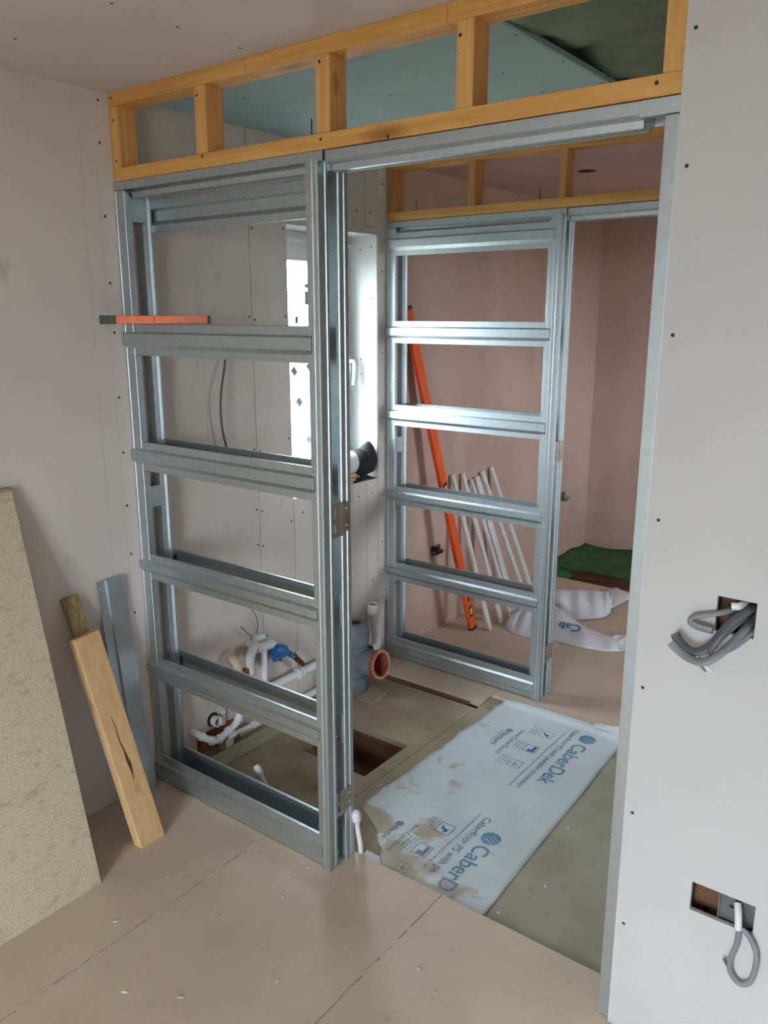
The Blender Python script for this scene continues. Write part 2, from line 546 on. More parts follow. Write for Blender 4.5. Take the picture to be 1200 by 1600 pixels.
# ---- walls on the left (outside wall)
wl = thing('wall_left', (0, -2.0, 0), 'grey plasterboard left wall of the near room', 'wall', kind='structure')
MB().box(-0.0125, 0.0, -4.3, 0.012, 0.0, H).build('board', M['plaster'], wl)
MB().box(-0.32, -0.0127, -4.3, 0.10, -0.2, H + 0.1).build('wall_core', M['outside'], wl)
s = MB()
disc_rows(s, 0, [(0, y, z) for y, z in ((-.034, 2.376), (-.039, 2.252), (-.041, 2.034), (-.041, 1.828), (-.039, 1.67), (-.040, 1.457), (-.040, 1.269),
                                       (-.041, 1.083), (-.040, .908), (-.043, .689), (-.046, .428), (-.044, .20))], 0.0048)
stuff(s.build('screw_heads', M['black_screw'], wl))
s = MB()
for (ya, za, yb, zb) in ((-.108, 2.30, -.113, 2.05), (-.114, 2.03, -.116, 1.62), (-.117, 1.50, -.118, 1.10), (-.118, 1.02, -.12, .80), (-.058, 2.2, -.052, 0.75), (-0.33, 1.57, -0.27, 1.545)):
    s.add([(0.0003, ya - 0.0008, za), (0.0003, ya + 0.0008, za), (0.0003, yb + 0.0008, zb), (0.0003, yb - 0.0008, zb)], [(0, 1, 2, 3)])
stuff(s.build('pencil_lines', M['pencil'], wl))

WY0, WY1, WZ0, WZ1 = 0.793, 1.390, 0.948, 2.090
wb = thing('wall_left', (0, 0.8, 0), 'grey plasterboard bathroom wall around the window', 'wall', kind='structure')
MB().slab(0, -0.32, -0.0127, 0.1002, 1.56, -0.2, H + 0.1, [(WY0, WY1, WZ0, WZ1)]).build('wall_core', M['outside'], wb)
MB().slab(0, -0.0125, 0, 0.014, 0.5865, ZB, H, [(0.198, 0.425, -0.1, 0.088)]).build('board', M['plaster_bath'], wb, bevel=0.001)
MB().slab(0, -0.0125, 0, 0.5895, WY0 - 0.001, ZB, H).build('board', M['plaster_bath'], wb, bevel=0.001)
MB().slab(0, -0.0125, 0, WY0 + 0.002, 1.2965, ZB, WZ0).build('board', M['plaster_bath'], wb, bevel=0.001)
MB().slab(0, -0.0125, 0, 1.2995, WY1, ZB, WZ0).build('board', M['plaster_bath'], wb, bevel=0.001)
MB().slab(0, -0.0125, 0, WY0 + 0.002, 1.2965, WZ1, H).build('board', M['plaster_bath'], wb, bevel=0.001)
MB().slab(0, -0.0125, 0, 1.2995, WY1, WZ1 + 0.02, H).build('board', M['plaster_bath'], wb, bevel=0.001)
MB().slab(0, -0.0125, 0, WY1 + 0.003, 1.56, ZB, H).build('board', M['plaster_bath'], wb, bevel=0.001)
s = MB()
pts = []
for z in (2.30, 2.06, 1.72, 1.20, 0.95, 0.80, 0.66, 0.40, 0.20):
    pts += [(0, 0.573, z), (0, 0.604, z - 0.012)]
for z in (2.06, 1.72, 1.22, 0.86, 0.52, 0.25):
    pts += [(0, 0.775, z)]
for y in (0.86, 1.10, 1.24, 1.34):
    pts += [(0, y, 2.17)]
for y in (0.85, 1.10, 1.24, 1.345):
    pts += [(0, y, 0.885)]
for z in (2.3, 1.92, 1.55, 1.25, 0.86, 0.62, 0.33, 0.10):
    pts += [(0, 1.425, z)]
pts += [(0, 1.345, 0.44), (0, 1.21, 0.27), (0, 0.81, 0.44), (0, 0.81, 0.16)]
disc_rows(s, 0, pts, 0.005)
stuff(s.build('screw_heads', M['black_screw'], wb))
s = MB()
for (ya, za, yb, zb) in ((0.31, 1.85, 0.32, 1.72), (0.33, 1.30, 0.35, 1.27), (0.29, 0.55, 0.30, 0.50), (0.33, 0.52, 0.345, 0.45), (0.66, 1.78, 0.68, 1.74),
                         (0.68, 1.80, 0.69, 1.73), (0.20, 0.62, 0.22, 0.60), (0.46, 0.66, 0.465, 0.63), (0.33, 1.86, 0.34, 1.15)):
    s.add([(0.0003, ya - 0.0008, za), (0.0003, ya + 0.0008, za), (0.0003, yb + 0.0008, zb), (0.0003, yb - 0.0008, zb)], [(0, 1, 2, 3)])
stuff(s.build('pencil_lines', M['pencil'], wb))
# reveal boards
rv = thing('trim_1', (0, 1.1, WZ0), 'plasterboard window reveal lining', 'trim', kind='structure')
MB().box(-0.30, -0.004, WY1 - 0.0005, WY1 + 0.003, WZ0, WZ1).build('reveal_board', M['plaster_cool'], rv)
MB().box(-0.30, -0.004, WY0 - 0.003, WY0 + 0.0005, WZ0, WZ1).build('reveal_board', M['plaster_cool'], rv)
MB().box(-0.30, 0.002, WY0, WY1 - 0.001, WZ1 - 0.012, WZ1 + 0.001).build('head_board', M['plaster_cool'], rv)
MB().box(-0.30, 0.004, WY0, WY1 - 0.001, WZ0 - 0.002, WZ0 + 0.006).build('sill_board', M['plaster_bath'], rv)
MB().box(-0.005, 0.006, 1.20, WY1 + 0.004, WZ1 + 0.001, WZ1 + 0.017).build('ragged_head_edge', M['plaster_bath'], rv)
s = MB()
for z in (2.03, 1.80, 1.52, 1.45):
    s.dome((-0.035 if z > 1.6 else -0.10, WY1 - 0.0006, z), (0, -1, 0), 0.004, 0.001, 7)
s.dome((-0.10, WY1 - 0.0006, 2.02), (0, -1, 0), 0.004, 0.001, 7)
stuff(s.build('screw_heads', M['black_screw'], rv))

# window unit
wi = thing('window_1', (-0.2, 1.1, WZ0), 'white framed bathroom window with stickered glass', 'window', kind='structure')
FX0, FX1 = -0.235, -0.165
fw = 0.045
MB().slab(0, FX0, FX1, WY0, WY1, WZ0 + 0.006, WZ1 - 0.012, [(WY0 + fw, WY1 - fw, WZ0 + 0.06, WZ1 - 0.10)]).build('window_frame', M['upvc'], wi, bevel=0.003)
MB().box(FX1, FX1 + 0.018, WY0 + 0.01, WY1 - 0.01, WZ1 - 0.060, WZ1 - 0.045).build('head_ridge', M['upvc'], wi)
sash = MB().slab(0, FX0 + 0.015, FX1 + 0.012, WY0 + fw - 0.012, WY1 - fw + 0.012, WZ0 + 0.05, WZ1 - 0.09,
                 [(WY0 + fw + 0.028, WY1 - fw - 0.028, WZ0 + 0.10, WZ1 - 0.135)]).build('sash', M['upvc'], wi, bevel=0.003)
gm = bpy.data.materials.new('clear_glass')
gm.use_nodes = True
gn, gl = gm.node_tree.nodes, gm.node_tree.links
gn.remove(gn['Principled BSDF'])
tr = gn.new('ShaderNodeBsdfTransparent')
tr.inputs['Color'].default_value = (0.94, 0.97, 0.96, 1)
gs = gn.new('ShaderNodeBsdfGlossy')
gs.inputs['Roughness'].default_value = 0.02
fr = gn.new('ShaderNodeLayerWeight')
fr.inputs['Blend'].default_value = 0.5
pw = gn.new('ShaderNodeMath')
pw.operation = 'POWER'
pw.inputs[1].default_value = 4.0
gl.new(fr.outputs['Facing'], pw.inputs[0])
ms = gn.new('ShaderNodeMixShader')
gl.new(pw.outputs[0], ms.inputs[0])
gl.new(tr.outputs[0], ms.inputs[1])
gl.new(gs.outputs[0], ms.inputs[2])
gl.new(ms.outputs[0], gn['Material Output'].inputs['Surface'])
MB().box(-0.194, -0.188, WY0 + fw + 0.024, WY1 - fw - 0.024, WZ0 + 0.095, WZ1 - 0.13).build('pane', gm, wi)
M['sticker'] = mat('grey_blue_sticker', (150, 166, 182), (126, 146, 164), rough=0.5, scale=30)
for (y, z, w, h, dia) in ((1.016, 1.479, .022, .03, 1), (1.045, 1.339, .022, .03, 1), (1.104, 1.158, .022, .03, 1), (1.119, 1.494, .022, .03, 1),
                          (1.108, 1.852, .022, .018, 0), (1.108, 1.800, .022, .058, 0), (1.041, 1.704, .02, .03, 0), (1.20, 1.40, .022, .03, 1), (1.22, 1.20, .022, .03, 1)):
    if dia:
        pr = [(y, z - h * .75), (y + w, z - h * .15), (y, z + h * .75), (y - w, z + h * .15)]
    else:
        pr = [(y - w / 2, z - h / 2), (y + w / 2, z - h / 2), (y + w / 2, z + h / 2), (y - w / 2, z + h / 2)]
    n = 4
    MB().add([(-0.1878, a, b) for a, b in pr] + [(-0.1872, a, b) for a, b in pr],
             [(3, 2, 1, 0), (4, 5, 6, 7)] + [(i, (i + 1) % 4, (i + 1) % 4 + 4, i + 4) for i in range(4)]).build('sticker', M['sticker'], wi)
hd = MB().box(FX1 + 0.010, FX1 + 0.022, 1.338, 1.366, 1.46, 1.53).tube(bez([(FX1 + 0.02, 1.352, 1.51), (FX1 + 0.05, 1.352, 1.508), (FX1 + 0.056, 1.350, 1.47),
      (FX1 + 0.050, 1.349, 1.40)], 5), 0.009, 10).build('window_handle', M['upvc'], wi, smooth=True)

wf = thing('wall_left', (0, 2.8, 0), 'pink plastered left wall of the far room', 'wall', kind='structure')
MB().slab(0, -0.32, 0.0, 1.5603, 4.02, -0.25, H + 0.1, [(1.862, 1.962, 0.435, 0.49), (3.505, 3.58, 0.45, 0.51)]).build('plastered_wall', M['pink'], wf)
MB().box(-0.3205, -0.05, 1.562, 4.0, 0.40, 0.55).build('wall_core', M['dark'], wf)

wk = thing('wall_back', (1.6, 3.97, 0), 'pink plastered back wall of the far room', 'wall', kind='structure')
MB().box(0.0005, 3.42, 3.97, 4.2, -0.25, H + 0.1).build('plastered_wall', M['pink'], wk)
# far room right wall with an assumed window opening, sized for its daylight
wr2 = thing('wall_right', (3.3, 2.8, 0), 'pink plastered right wall of the far room', 'wall', kind='structure')
MB().slab(0, 3.30, 3.42, 1.56, 3.9695, -0.02, H + 0.1, [(2.30, 3.20, 1.0, 2.0)]).build('plastered_wall', M['pink'], wr2)
MB().slab(0, 3.34, 3.40, 2.30, 3.20, 1.0, 2.0, [(2.36, 3.14, 1.06, 1.94)]).build('window_frame', M['upvc'], wr2)
# bathroom right wall
wr1 = thing('wall_right', (2.7, 0.7, 0), 'plasterboard right wall of the bathroom', 'wall', kind='structure')
MB().box(2.70, 2.80, 0.0, 1.56, -0.2, H + 0.1).build('board', M['plaster_bath'], wr1)
# near room: right and rear walls
wr0 = thing('wall_right', (4.4, -2.0, 0), 'plasterboard right wall of the near room', 'wall', kind='structure')
MB().box(4.40, 4.52, -4.3, 0.1, -0.2, H + 0.1).build('board', M['plaster'], wr0)
wr3 = thing('wall_rear', (2.2, -4.25, 0), 'plasterboard rear wall with an assumed door opening sized for its daylight', 'wall', kind='structure')
MB().slab(1, -4.42, -4.20, -0.32, 4.52, -0.2, H + 0.1, [(1.55, 2.85, 0.0, 2.1)]).build('board', M['plaster'], wr3)
MB().slab(1, -4.36, -4.30, 1.55, 2.85, 0.0, 2.1, [(1.61, 2.17, 0.07, 2.04), (2.23, 2.79, 0.07, 2.04)]).build('door_frame', M['upvc'], wr3)

# ---- ceilings
ce = thing('ceiling', (2.0, -2.0, H), 'pale grey boarded ceiling of the near room', 'ceiling', kind='structure')
MB().box(-0.01, 4.40, -4.2, 0.012, H, H + 0.0125).build('board', M['ceiling'], ce)
s = MB()
disc_rows(s, 2, [(.67, -.448, H), (.664, -.261, H), (.666, -.06, H), (0.668, -0.65, H), (0.27, -0.45, H), (1.07, -0.3, H)], 0.0045)
stuff(s.build('screw_heads', M['black_screw'], ce))
cb = thing('ceiling', (0.65, 0.7, H), 'turquoise moisture board ceiling of the bathroom', 'ceiling', kind='structure')
MB().box(-0.01, 1.298, 0.012, D + 0.03, H, H + 0.0125).build('board', M['turquoise'], cb)
MB().box(1.298, 1.304, 0.012, D + 0.03, H + 0.001, H + 0.016).build('board_edge', M['turquoise'], cb)
s = MB()
disc_rows(s, 2, [(x, y, H) for x in (0.30, 0.70, 1.10) for y in (0.30, 0.55, 0.80, 1.05, 1.3)] + [(1.285, 0.28, H), (1.285, 0.55, H), (1.285, .82, H)], 0.004)
stuff(s.build('screw_heads', M['black_screw'], cb))
cf = thing('ceiling', (1.6, 2.8, H), 'pink plastered ceiling of the far room', 'ceiling', kind='structure')
MB().box(-0.01, 3.42, D + 0.031, 3.98, H, H + 0.0125).build('plaster_skim', M['pink_ceiling'], cf)
MB().tube([(0.62, 2.24, H - 0.001), (0.62, 2.24, H + 0.0008)], 0.045, 20).build('downlight_hole_shade', M['dark'], cf)  # dark disc standing in for the shade inside a ceiling hole
sky_blocker = tag(MB().box(-0.4, 4.6, -4.5, 4.3, H + 0.30, H + 0.40).build('sky_blocker', M['outside']), 'unseen slab added above the rooms to shut out skylight', 'sky_blocker', kind='structure')  # slab out of view, added to keep skylight out of the rooms
# side boards added around the void, out of view, to shut out skylight
rvd = MB()
rvd.box(-0.4, -0.32, -4.5, 4.3, H - 0.05, H + 0.30).box(4.52, 4.6, -4.5, 4.3, H - 0.05, H + 0.30)
rvd.box(-0.4, 4.6, -4.5, -4.42, H - 0.05, H + 0.30).box(-0.4, 4.6, 4.2, 4.3, H - 0.05, H + 0.30)
tag(rvd.build('sky_blocker_sides', M['outside']), 'unseen boarding added to shut skylight out of the void', 'light blocker', kind='structure')

tag(MB().box(-30, 30, -30, 30, -0.50, -0.35).build('added_ground_plane', mat('added_ground', (120, 116, 104), (96, 96, 80), rough=0.95, scale=2)), 'unseen ground plane added to cut daylight from below', 'ground', kind='structure')  # ground out of view, added to cut daylight from below the horizon

# green membrane sagging under the rafters where the ceiling is still open
rows = []
for i in range(23):
    y = 0.015 + (D + 0.012 - 0.015) * i / 22
    r = []
    for k in range(40):
        x = 1.300 + (2.70 - 1.300) * k / 39
        z = H + 0.040 + 0.018 * math.sin(3.0 * x + 2.2 * y) + 0.012 * math.sin(9 * (x - y * 0.8) + math.sin(5 * y)) + 0.006 * math.sin(23 * (x * 0.6 + y)) \
            + 0.004 * math.sin(41 * (y * 0.9 - x * .5))
        r.append((x, y, z))
    rows.append(r)
tag(MB().grid(rows).build('membrane_sheet', M['green_sheet'], smooth='all', solid=0.0015), 'dark green plastic membrane sagging above the open part of the bathroom ceiling', 'membrane')

# ---- boarded part of the near partition with its two socket cut-outs
wp = thing('wall_front', (2.6, 0, 0), 'white plasterboard partition right of the door opening', 'wall', kind='structure')
MB().slab(1, -0.0125, 0.0, 1.803, 4.40, 0.0, H, [(1.962, 2.038, 1.089, 1.165), (1.970, 2.104, 0.414, 0.486)]).build('board', M['plaster_cool'], wp, bevel=0.0012)
MB().box(1.803, 2.70, 0.086, 0.0985, 0.0, H).build('board', M['plaster_bath'], wp)
MB().box(2.70, 4.40, 0.086, 0.0985, 0.0, H).build('board', M['plaster_bath'], wp)
for (a, b) in ((1.803, 1.848), (1.93, 1.99), (2.40, 2.445), (2.75, 2.8), (3.4, 3.445)):
    MB().box(a, b, 0.004 if a != 1.93 else 0.035, 0.083, 0.0, H).build('stud', M['joist'], wp)
s = MB()
disc_rows(s, 1, [(x, -0.0126, z) for x, z in ((1.821, 2.245), (1.825, 2.006), (1.825, 1.689), (1.827, 1.306), (1.823, .919), (1.823, .602), (1.824, .30))], 0.0042)
stuff(s.build('screw_heads', M['black_screw'], wp))
# hidden boarded continuation of the far partition
wq = thing('wall_middle', (2.6, D, 0), 'plasterboard continuation of the far partition', 'wall', kind='structure')
MB().box(1.803, 2.70, D - 0.0125, D, 0.0, H).build('board', M['plaster_bath'], wq)
MB().box(1.803, 3.30, D + 0.09, D + 0.1, 0.0, H).build('board', M['pink'], wq)


# ================================================================== PARTITION FRAMES
def timber_header(y0, studs, mx, mz, label, nails, x_end):
    t = thing('timber_header_frame', (0.9, y0, 2.14), label, 'timber frame')
    d = 0.068
    for a, b in ((0.001, 0.6195), (0.6205, 1.2645), (1.2655, x_end)):
        MB().box(a, b, y0, y0 + d, 2.36, 2.3995).build('top_plate', mx, t, bevel=0.0012)
    MB().box(0.001, x_end, y0, y0 + d, 2.140, 2.180).build('bottom_plate', mx, t, bevel=0.002)
    for a, b in studs:
        MB().box(a, b, y0 + 0.0005, y0 + d - 0.0005, 2.1802, 2.3598).build('stud', mz, t, bevel=0.002)
    for (x, y, h) in nails:
        MB().tube([(x, y0 + y, 2.179), (x, y0 + y, 2.18 + h)], 0.0018, 6).build('nail', M['black_screw'], t)
    return t


near_h = timber_header(0.0, [(0.001, 0.047), (0.407, 0.453), (0.871, 0.917), (1.290, 1.335), (1.760, 1.802)], M['timber_x'], M['timber_z'],
                       'yellow-orange timber stud frame along the ceiling above the near steel frame',
                       [(0.815, 0.045, 0.05), (0.80, 0.05, 0.004)], 1.802)
s = MB()
for (x, z) in ((0.025, 2.20), (0.025, 2.32), (0.018, 2.385), (0.42, 2.335), (0.885, 2.345), (0.885, 2.165), (1.30, 2.33), (0.43, 2.172), (1.10, 2.146), (1.75, 2.165)):
    s.dome((x, -0.0002, z), (0, -1, 0), 0.0045, 0.0012, 7)
stuff(s.build('nail_heads', M['black_screw'], near_h))
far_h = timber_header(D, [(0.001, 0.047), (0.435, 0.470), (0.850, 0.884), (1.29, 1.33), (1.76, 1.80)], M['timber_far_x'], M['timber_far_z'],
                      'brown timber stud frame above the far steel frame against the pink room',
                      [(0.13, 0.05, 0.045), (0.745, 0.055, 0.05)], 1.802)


def rail_profile(y0, z0, h, sgn):
    """hat section; sgn -1: ridge points to -y (front panel), +1: back panel.  closed shape 12 mm deep behind the lips"""
    k = 0.0014
    pr = [(-0.008, 0), (0, 0), (0, 0.022), (0.012, 0.036), (0.012, h - 0.030), (0.0, h - 0.024), (0.0, h), (-0.008, h), (-0.008, h - k), (-k, h - k),
          (-k, h - 0.024 - k), (0.012 - k, h - 0.030 - k), (0.012 - k, 0.036 + k), (-k, 0.022 + k), (-k, k), (-0.008, k)]
    return [(y0 + sgn * a, z0 + b) for a, b in pr]


def cassette(y0, label, top_front, zr, open_end):
    t = thing('pocket_door_frame', (0.45, y0, 0), label, 'door frame')
    st = M['steel']
    yb = y0 + 0.100
    levels = [(1.597, 0.10), (1.207, 0.099), (0.815, 0.092), (0.422, 0.092)]
    # rails, front and back
    for z, h in levels:
        MB().prism_x(rail_profile(y0, z, h, -1), 0.004, 0.848).build('rail', st, t, bevel=0.0004)
        MB().prism_x(rail_profile(yb, z, h, 1), 0.004, 0.848).build('rail', st, t, bevel=0.0004)
    yt, sg = (y0, -1) if top_front else (yb, 1)
    MB().prism_x(rail_profile(yt, 1.990, 0.100, sg), 0.004, 0.848).build('rail', st, t, bevel=0.0004)
    # floor rails
    for yy, sg in ((y0, -1), (yb, 1)):
        h = 0.112
        pr = [(0, 0.004), (0.004, 0.012), (0.004, 0.030), (0.010, 0.038), (0.010, 0.078), (0.0, 0.086), (0.0, h), (-0.010, h), (-0.010, 0.004)]
        MB().prism_x([(yy + sg * a, b) for a, b in pr], 0.004, 0.846).build('bottom_rail', st, t, bevel=0.0006)
    MB().box(0.004, 0.872, y0 + 0.0105, yb - 0.0105, 0.001, 0.006).build('base_channel', st, t)
    # left stiles: outer flange, web and returned inner lip
    for yy, sg in ((y0, -1), (yb, 1)):
        f = lambda a: yy - sg * a
        pr = [(0.001, f(-0.0015)), (0.004, f(-0.004)), (0.010, f(-0.004)), (0.012, f(-0.0015)), (0.049, f(-0.0015)), (0.051, f(0.0)), (0.051, f(0.006)),
              (0.043, f(0.010)), (0.043, f(0.030)), (0.001, f(0.030))]
        MB().prism_z(pr, 0.006, 2.112).build('upright', st, t, bevel=0.0008)
    # right posts: flat flange and raised channel
    for yy, sg in ((y0, -1), (yb, 1)):
        f = lambda a: yy - sg * a
        pr = [(0.830, f(0.0)), (0.830, f(-0.002)), (0.850, f(-0.002)), (0.853, f(-0.0135)), (0.862, f(-0.0135)), (0.864, f(-0.0115)), (0.868, f(-0.0115)),
              (0.870, f(-0.0135)), (0.879, f(-0.0135)), (0.882, f(-0.010)), (0.882, f(0.004)), (0.878, f(0.006)), (0.878, f(0.018)), (0.882, f(0.020)),
              (0.882, f(0.028)), (0.878, f(0.030)), (0.806, f(0.030)), (0.806, f(0.0285)), (0.852, f(0.0285)), (0.852, f(0.0))]
        MB().prism_z(pr, 0.002, 2.118).build('upright', st, t, bevel=0.0006)
    # tabs of the rails, seen inside the door slot
    for z, h in levels + [(0.02, 0.09)]:
        MB().box(0.815, 0.874, yb - 0.0335, yb - 0.0302, z - 0.004, z + h + 0.004).build('rail_tab', st, t, bevel=0.0006)
    # head: fascia over the pocket, track over the whole width
    MB().prism_x([(y0 - 0.004, 2.138), (y0 - 0.004, 2.113), (y0 - 0.0015, 2.113), (y0 - 0.0015, 2.136), (y0 + 0.1015, 2.136), (y0 + 0.1015, 2.113),
                  (y0 + 0.104, 2.113), (y0 + 0.104, 2.138)], 0.002, 0.893).build('head_channel', st, t)
    MB().prism_x([(y0 + 0.026, 2.1355), (y0 + 0.026, 2.108), (y0 + 0.032, 2.094), (y0 + 0.044, 2.094), (y0 + 0.044, 2.100), (y0 + 0.056, 2.100),
                  (y0 + 0.056, 2.094), (y0 + 0.068, 2.094), (y0 + 0.074, 2.108), (y0 + 0.074, 2.1355)], 0.053, 0.893).build('track', st, t, bevel=0.0006)
    # head over the opening
    MB().prism_x([(y0 + 0.000, 2.137), (y0 + 0.000, 2.113), (y0 + 0.006, 2.107), (y0 + 0.010, 2.107), (y0 + 0.026, 2.107), (y0 + 0.028, 2.092), (y0 + 0.042, 2.090),
                  (y0 + 0.042, 2.104), (y0 + 0.058, 2.104), (y0 + 0.058, 2.090), (y0 + 0.072, 2.092), (y0 + 0.074, 2.107), (y0 + 0.094, 2.107), (y0 + 0.100, 2.113),
                  (y0 + 0.100, 2.137)], 0.898, open_end - 0.08).build('head_track', st, t, bevel=0.0006)
    MB().prism_x([(y0, 2.137), (y0, 2.107), (y0 + 0.010, 2.105), (y0 + 0.012, 2.130), (y0 + 0.088, 2.130), (y0 + 0.090, 2.105), (y0 + 0.1, 2.107), (y0 + 0.1, 2.137)],
                 open_end - 0.0798, open_end + 0.001).build('head_end', st, t)
    # closing jamb
    pr = [(open_end - 0.028, y0 + 0.0), (open_end, y0 - 0.002), (open_end + 0.001, y0 + 0.1), (open_end - 0.028, y0 + 0.1), (open_end - 0.028, y0 + 0.066),
          (open_end - 0.016, y0 + 0.064), (open_end - 0.016, y0 + 0.036), (open_end - 0.028, y0 + 0.034)]
    MB().prism_z(pr, 0.001, 2.104).build('closing_jamb', st, t, bevel=0.0008)
    # spacer brackets across the slot
    for z0_, z1_ in ((1.096, 1.198), (0.176, 0.262)):
        b = MB().slab(0, 0.879, 0.8815, y0 + 0.020, yb - 0.024, z0_, z1_, [(y0 + 0.036, y0 + 0.045, z0_ + 0.052, z0_ + 0.088), (y0 + 0.033, y0 + 0.045, z0_ + 0.015, z0_ + 0.040)])
        br = b.build('spacer_bracket', M['steel_dull'], t)
        bt = MB().box(0.8822, 0.8835, yb - 0.030, yb + 0.004, z0_ + 0.012, z1_ - 0.002)
        bt.build('bracket_tab', M['steel_dull'], br)
        sc = MB()
        sc.dome((0.8836, yb - 0.012, z0_ + 0.030), (1, 0, 0), 0.0045, 0.003, 8).dome((0.8836, yb - 0.012, z1_ - 0.022), (1, 0, 0), 0.0045, 0.003, 8)
        stuff(sc.build('screws', M['zinc_screw'], br))
    # left bracket
    for z0_ in (1.07, 2.02):
        MB().box(0.0435, 0.046, y0 + 0.026, yb - 0.026, z0_, z0_ + 0.075).build('spacer_bracket', M['steel'], t)
    sc = MB()
    for z, h in levels + [(0.004, 0.108)]:
        for x in (0.030, 0.840):
            sc.dome((x, y0 - 0.002, z + h + 0.006 if x < 0.1 else z + h - 0.012), (0, -1, 0), 0.003, 0.003, 8)
            sc.dome((x, y0 - 0.002, z - 0.008 if x < 0.1 and z > 0.1 else z + 0.010), (0, -1, 0), 0.003, 0.003, 8)
        sc.dome((0.850, yb - 0.0336, z + h - 0.012), (0, -1, 0), 0.004, 0.004, 8)
        sc.dome((0.850, yb - 0.0336, z + 0.012), (0, -1, 0), 0.004, 0.004, 8)
    for x in (0.012, 0.022, 0.034, 0.852, 0.862, 0.872):
        sc.dome((x, y0 - 0.004, 2.124), (0, -1, 0), 0.0025, 0.003, 8)
    stuff(sc.build('screws', M['zinc_screw'], t))
    return t


near_c = cassette(0.0, 'large galvanised steel pocket door frame of the near partition, in front', False, None, 1.800)
far_c = cassette(D, 'galvanised steel pocket door frame of the far partition, beside the window wall', True, None, 1.800)

# ================================================================== LEANING THINGS, NEAR ROOM
# chipboard panel leaning on the left wall
t = thing('chipboard_sheet', (0.34, -0.9, 0), 'large greenish chipboard panel leaning on the left wall at the picture edge', 'board')
a0 = Vector((0.343, 0, 0.0))
a1 = Vector((0.026, 0, 1.212))
nrm = Vector((a1.z, 0, -(a1.x - a0.x))).normalized()   # faces the room
rows_f = []
mbp = MB()
vsF = []
for (s_, yy) in ((0.0, -0.478), (1.0, -0.458)):
    p = a0.lerp(a1, s_)
    vsF.append((p.x, yy, p.z))
for (s_, yy) in ((1.012, -1.45), (0.0, -1.45)):
    p = a0.lerp(a1, s_)
    vsF.append((p.x, yy, p.z))
off = -nrm * 0.020
vsB = [(p[0] + off.x, p[1], max(p[2] + off.z, 0.0005) if i in (0, 3) else p[2] + off.z) for i, p in enumerate(vsF)]
mbp.add(vsF + vsB, [(0, 1, 2, 3), (7, 6, 5, 4), (0, 4, 5, 1), (1, 5, 6, 2), (2, 6, 7, 3), (3, 7, 4, 0)])
mbp.build('panel', M['chip_panel'], t, bevel=0.002)
mbe = MB()
for i in range(26):
    y = -1.44 + i * 0.0385
    q = a1 + Vector((off.x * 0.5, 0, off.z * 0.5))
    s_ = rnd.uniform(0.006, 0.012)
    mbe.box(q.x - s_, q.x + s_, y - 0.018, y + 0.018, q.z - 0.004, q.z + rnd.uniform(0.004, 0.012))
stuff(mbe.build('frayed_edge', M['chip_edge'], t))

# green treated batten, behind the offcut
B0, B1 = Vector((0.250, -0.240, 0.004)), Vector((0.013, -0.300, 0.822))
tag(MB().obox(B0, B1, (0, 1, 0), 0.058, 0.020).build('treated_batten', M['treated'], bevel=0.002),
    'green weathered grooved batten leaning on the left wall, its end showing above the pine offcut', 'batten')
# pine offcut
t = thing('timber_offcut', (0.29, -0.25, 0), 'short pine stud offcut with a dark split, leaning by the left wall', 'timber')
O0, O1 = Vector((0.305, -0.252, 0.0)), Vector((0.108, -0.306, 0.716))
dO = (O1 - O0).normalized()
uO = Vector((0, 1, 0))
uO = (uO - dO * uO.dot(dO)).normalized()
nO = dO.cross(uO)
if nO.x < 0:
    nO = -nO
w2, tk = 0.048, 0.040
vs = []
for p in (O0, O1):
    for (u, n_) in ((-w2, 0), (w2, 0), (w2, -tk), (-w2, -tk)):
        q = p + uO * u + nO * n_
        if p is O0:
            q = q - dO * (q.z / dO.z) if True else q
        vs.append(q)
# sawn corner at the foot
MB().add(vs, [(3, 2, 1, 0), (4, 5, 6, 7), (0, 1, 5, 4), (1, 2, 6, 5), (2, 3, 7, 6), (3, 0, 4, 7)]).build('stud_piece', M['offcut'], t, bevel=0.003)
crk = MB()
cp = [(0.62, -0.008, 0.001), (0.56, -0.004, 0.0015), (0.50, -0.006, 0.002), (0.45, 0.000, 0.0025), (0.41, 0.001, 0.005), (0.38, 0.004, 0.006), (0.35, 0.004, 0.0035), (0.31, 0.002, 0.001)]
L_ = (O1 - O0).length
for (s1, u1, w1), (s2, u2, w2_) in zip(cp, cp[1:]):
    A = O0 + dO * (s1 * L_) + nO * 0.0006
    Bq = O0 + dO * (s2 * L_) + nO * 0.0006
    crk.add([A + uO * (u1 - w1), A + uO * (u1 + w1), Bq + uO * (u2 + w2_), Bq + uO * (u2 - w2_)], [(0, 1, 2, 3)])
crk.build('split', M['crack'], t)
# steel stud offcut
t = thing('steel_profile_offcut', (0.05, -0.1, 0), 'galvanised steel profile leaning on the left wall between pine offcut and near frame', 'steel profile')
S0, S1 = Vector((0.055, -0.100, 0.001)), Vector((0.012, -0.140, 0.846))
dS = (S1 - S0).normalized()
uS = (Vector((0, 1, 0)) - dS * dS.y).normalized()
nS = dS.cross(uS)
if nS.x < 0:
    nS = -nS
pr = [(-0.054, 0), (-0.024, 0), (-0.021, 0.010), (0.022, 0.010), (0.026, 0.0), (0.054, 0), (0.054, -0.002), (0.024, -0.002), (0.0205, 0.008), (-0.0195, 0.008), (-0.022, -0.002), (-0.054, -0.002)]
n = len(pr)
vs = [p + uS * a + nS * b for p in (S0, S1) for a, b in pr]
MB().add(vs, [tuple(range(n - 1, -1, -1)), tuple(range(n, 2 * n))] + [(i, (i + 1) % n, (i + 1) % n + n, i + n) for i in range(n)]).build('profile', M['steel'], t)
sc = MB()
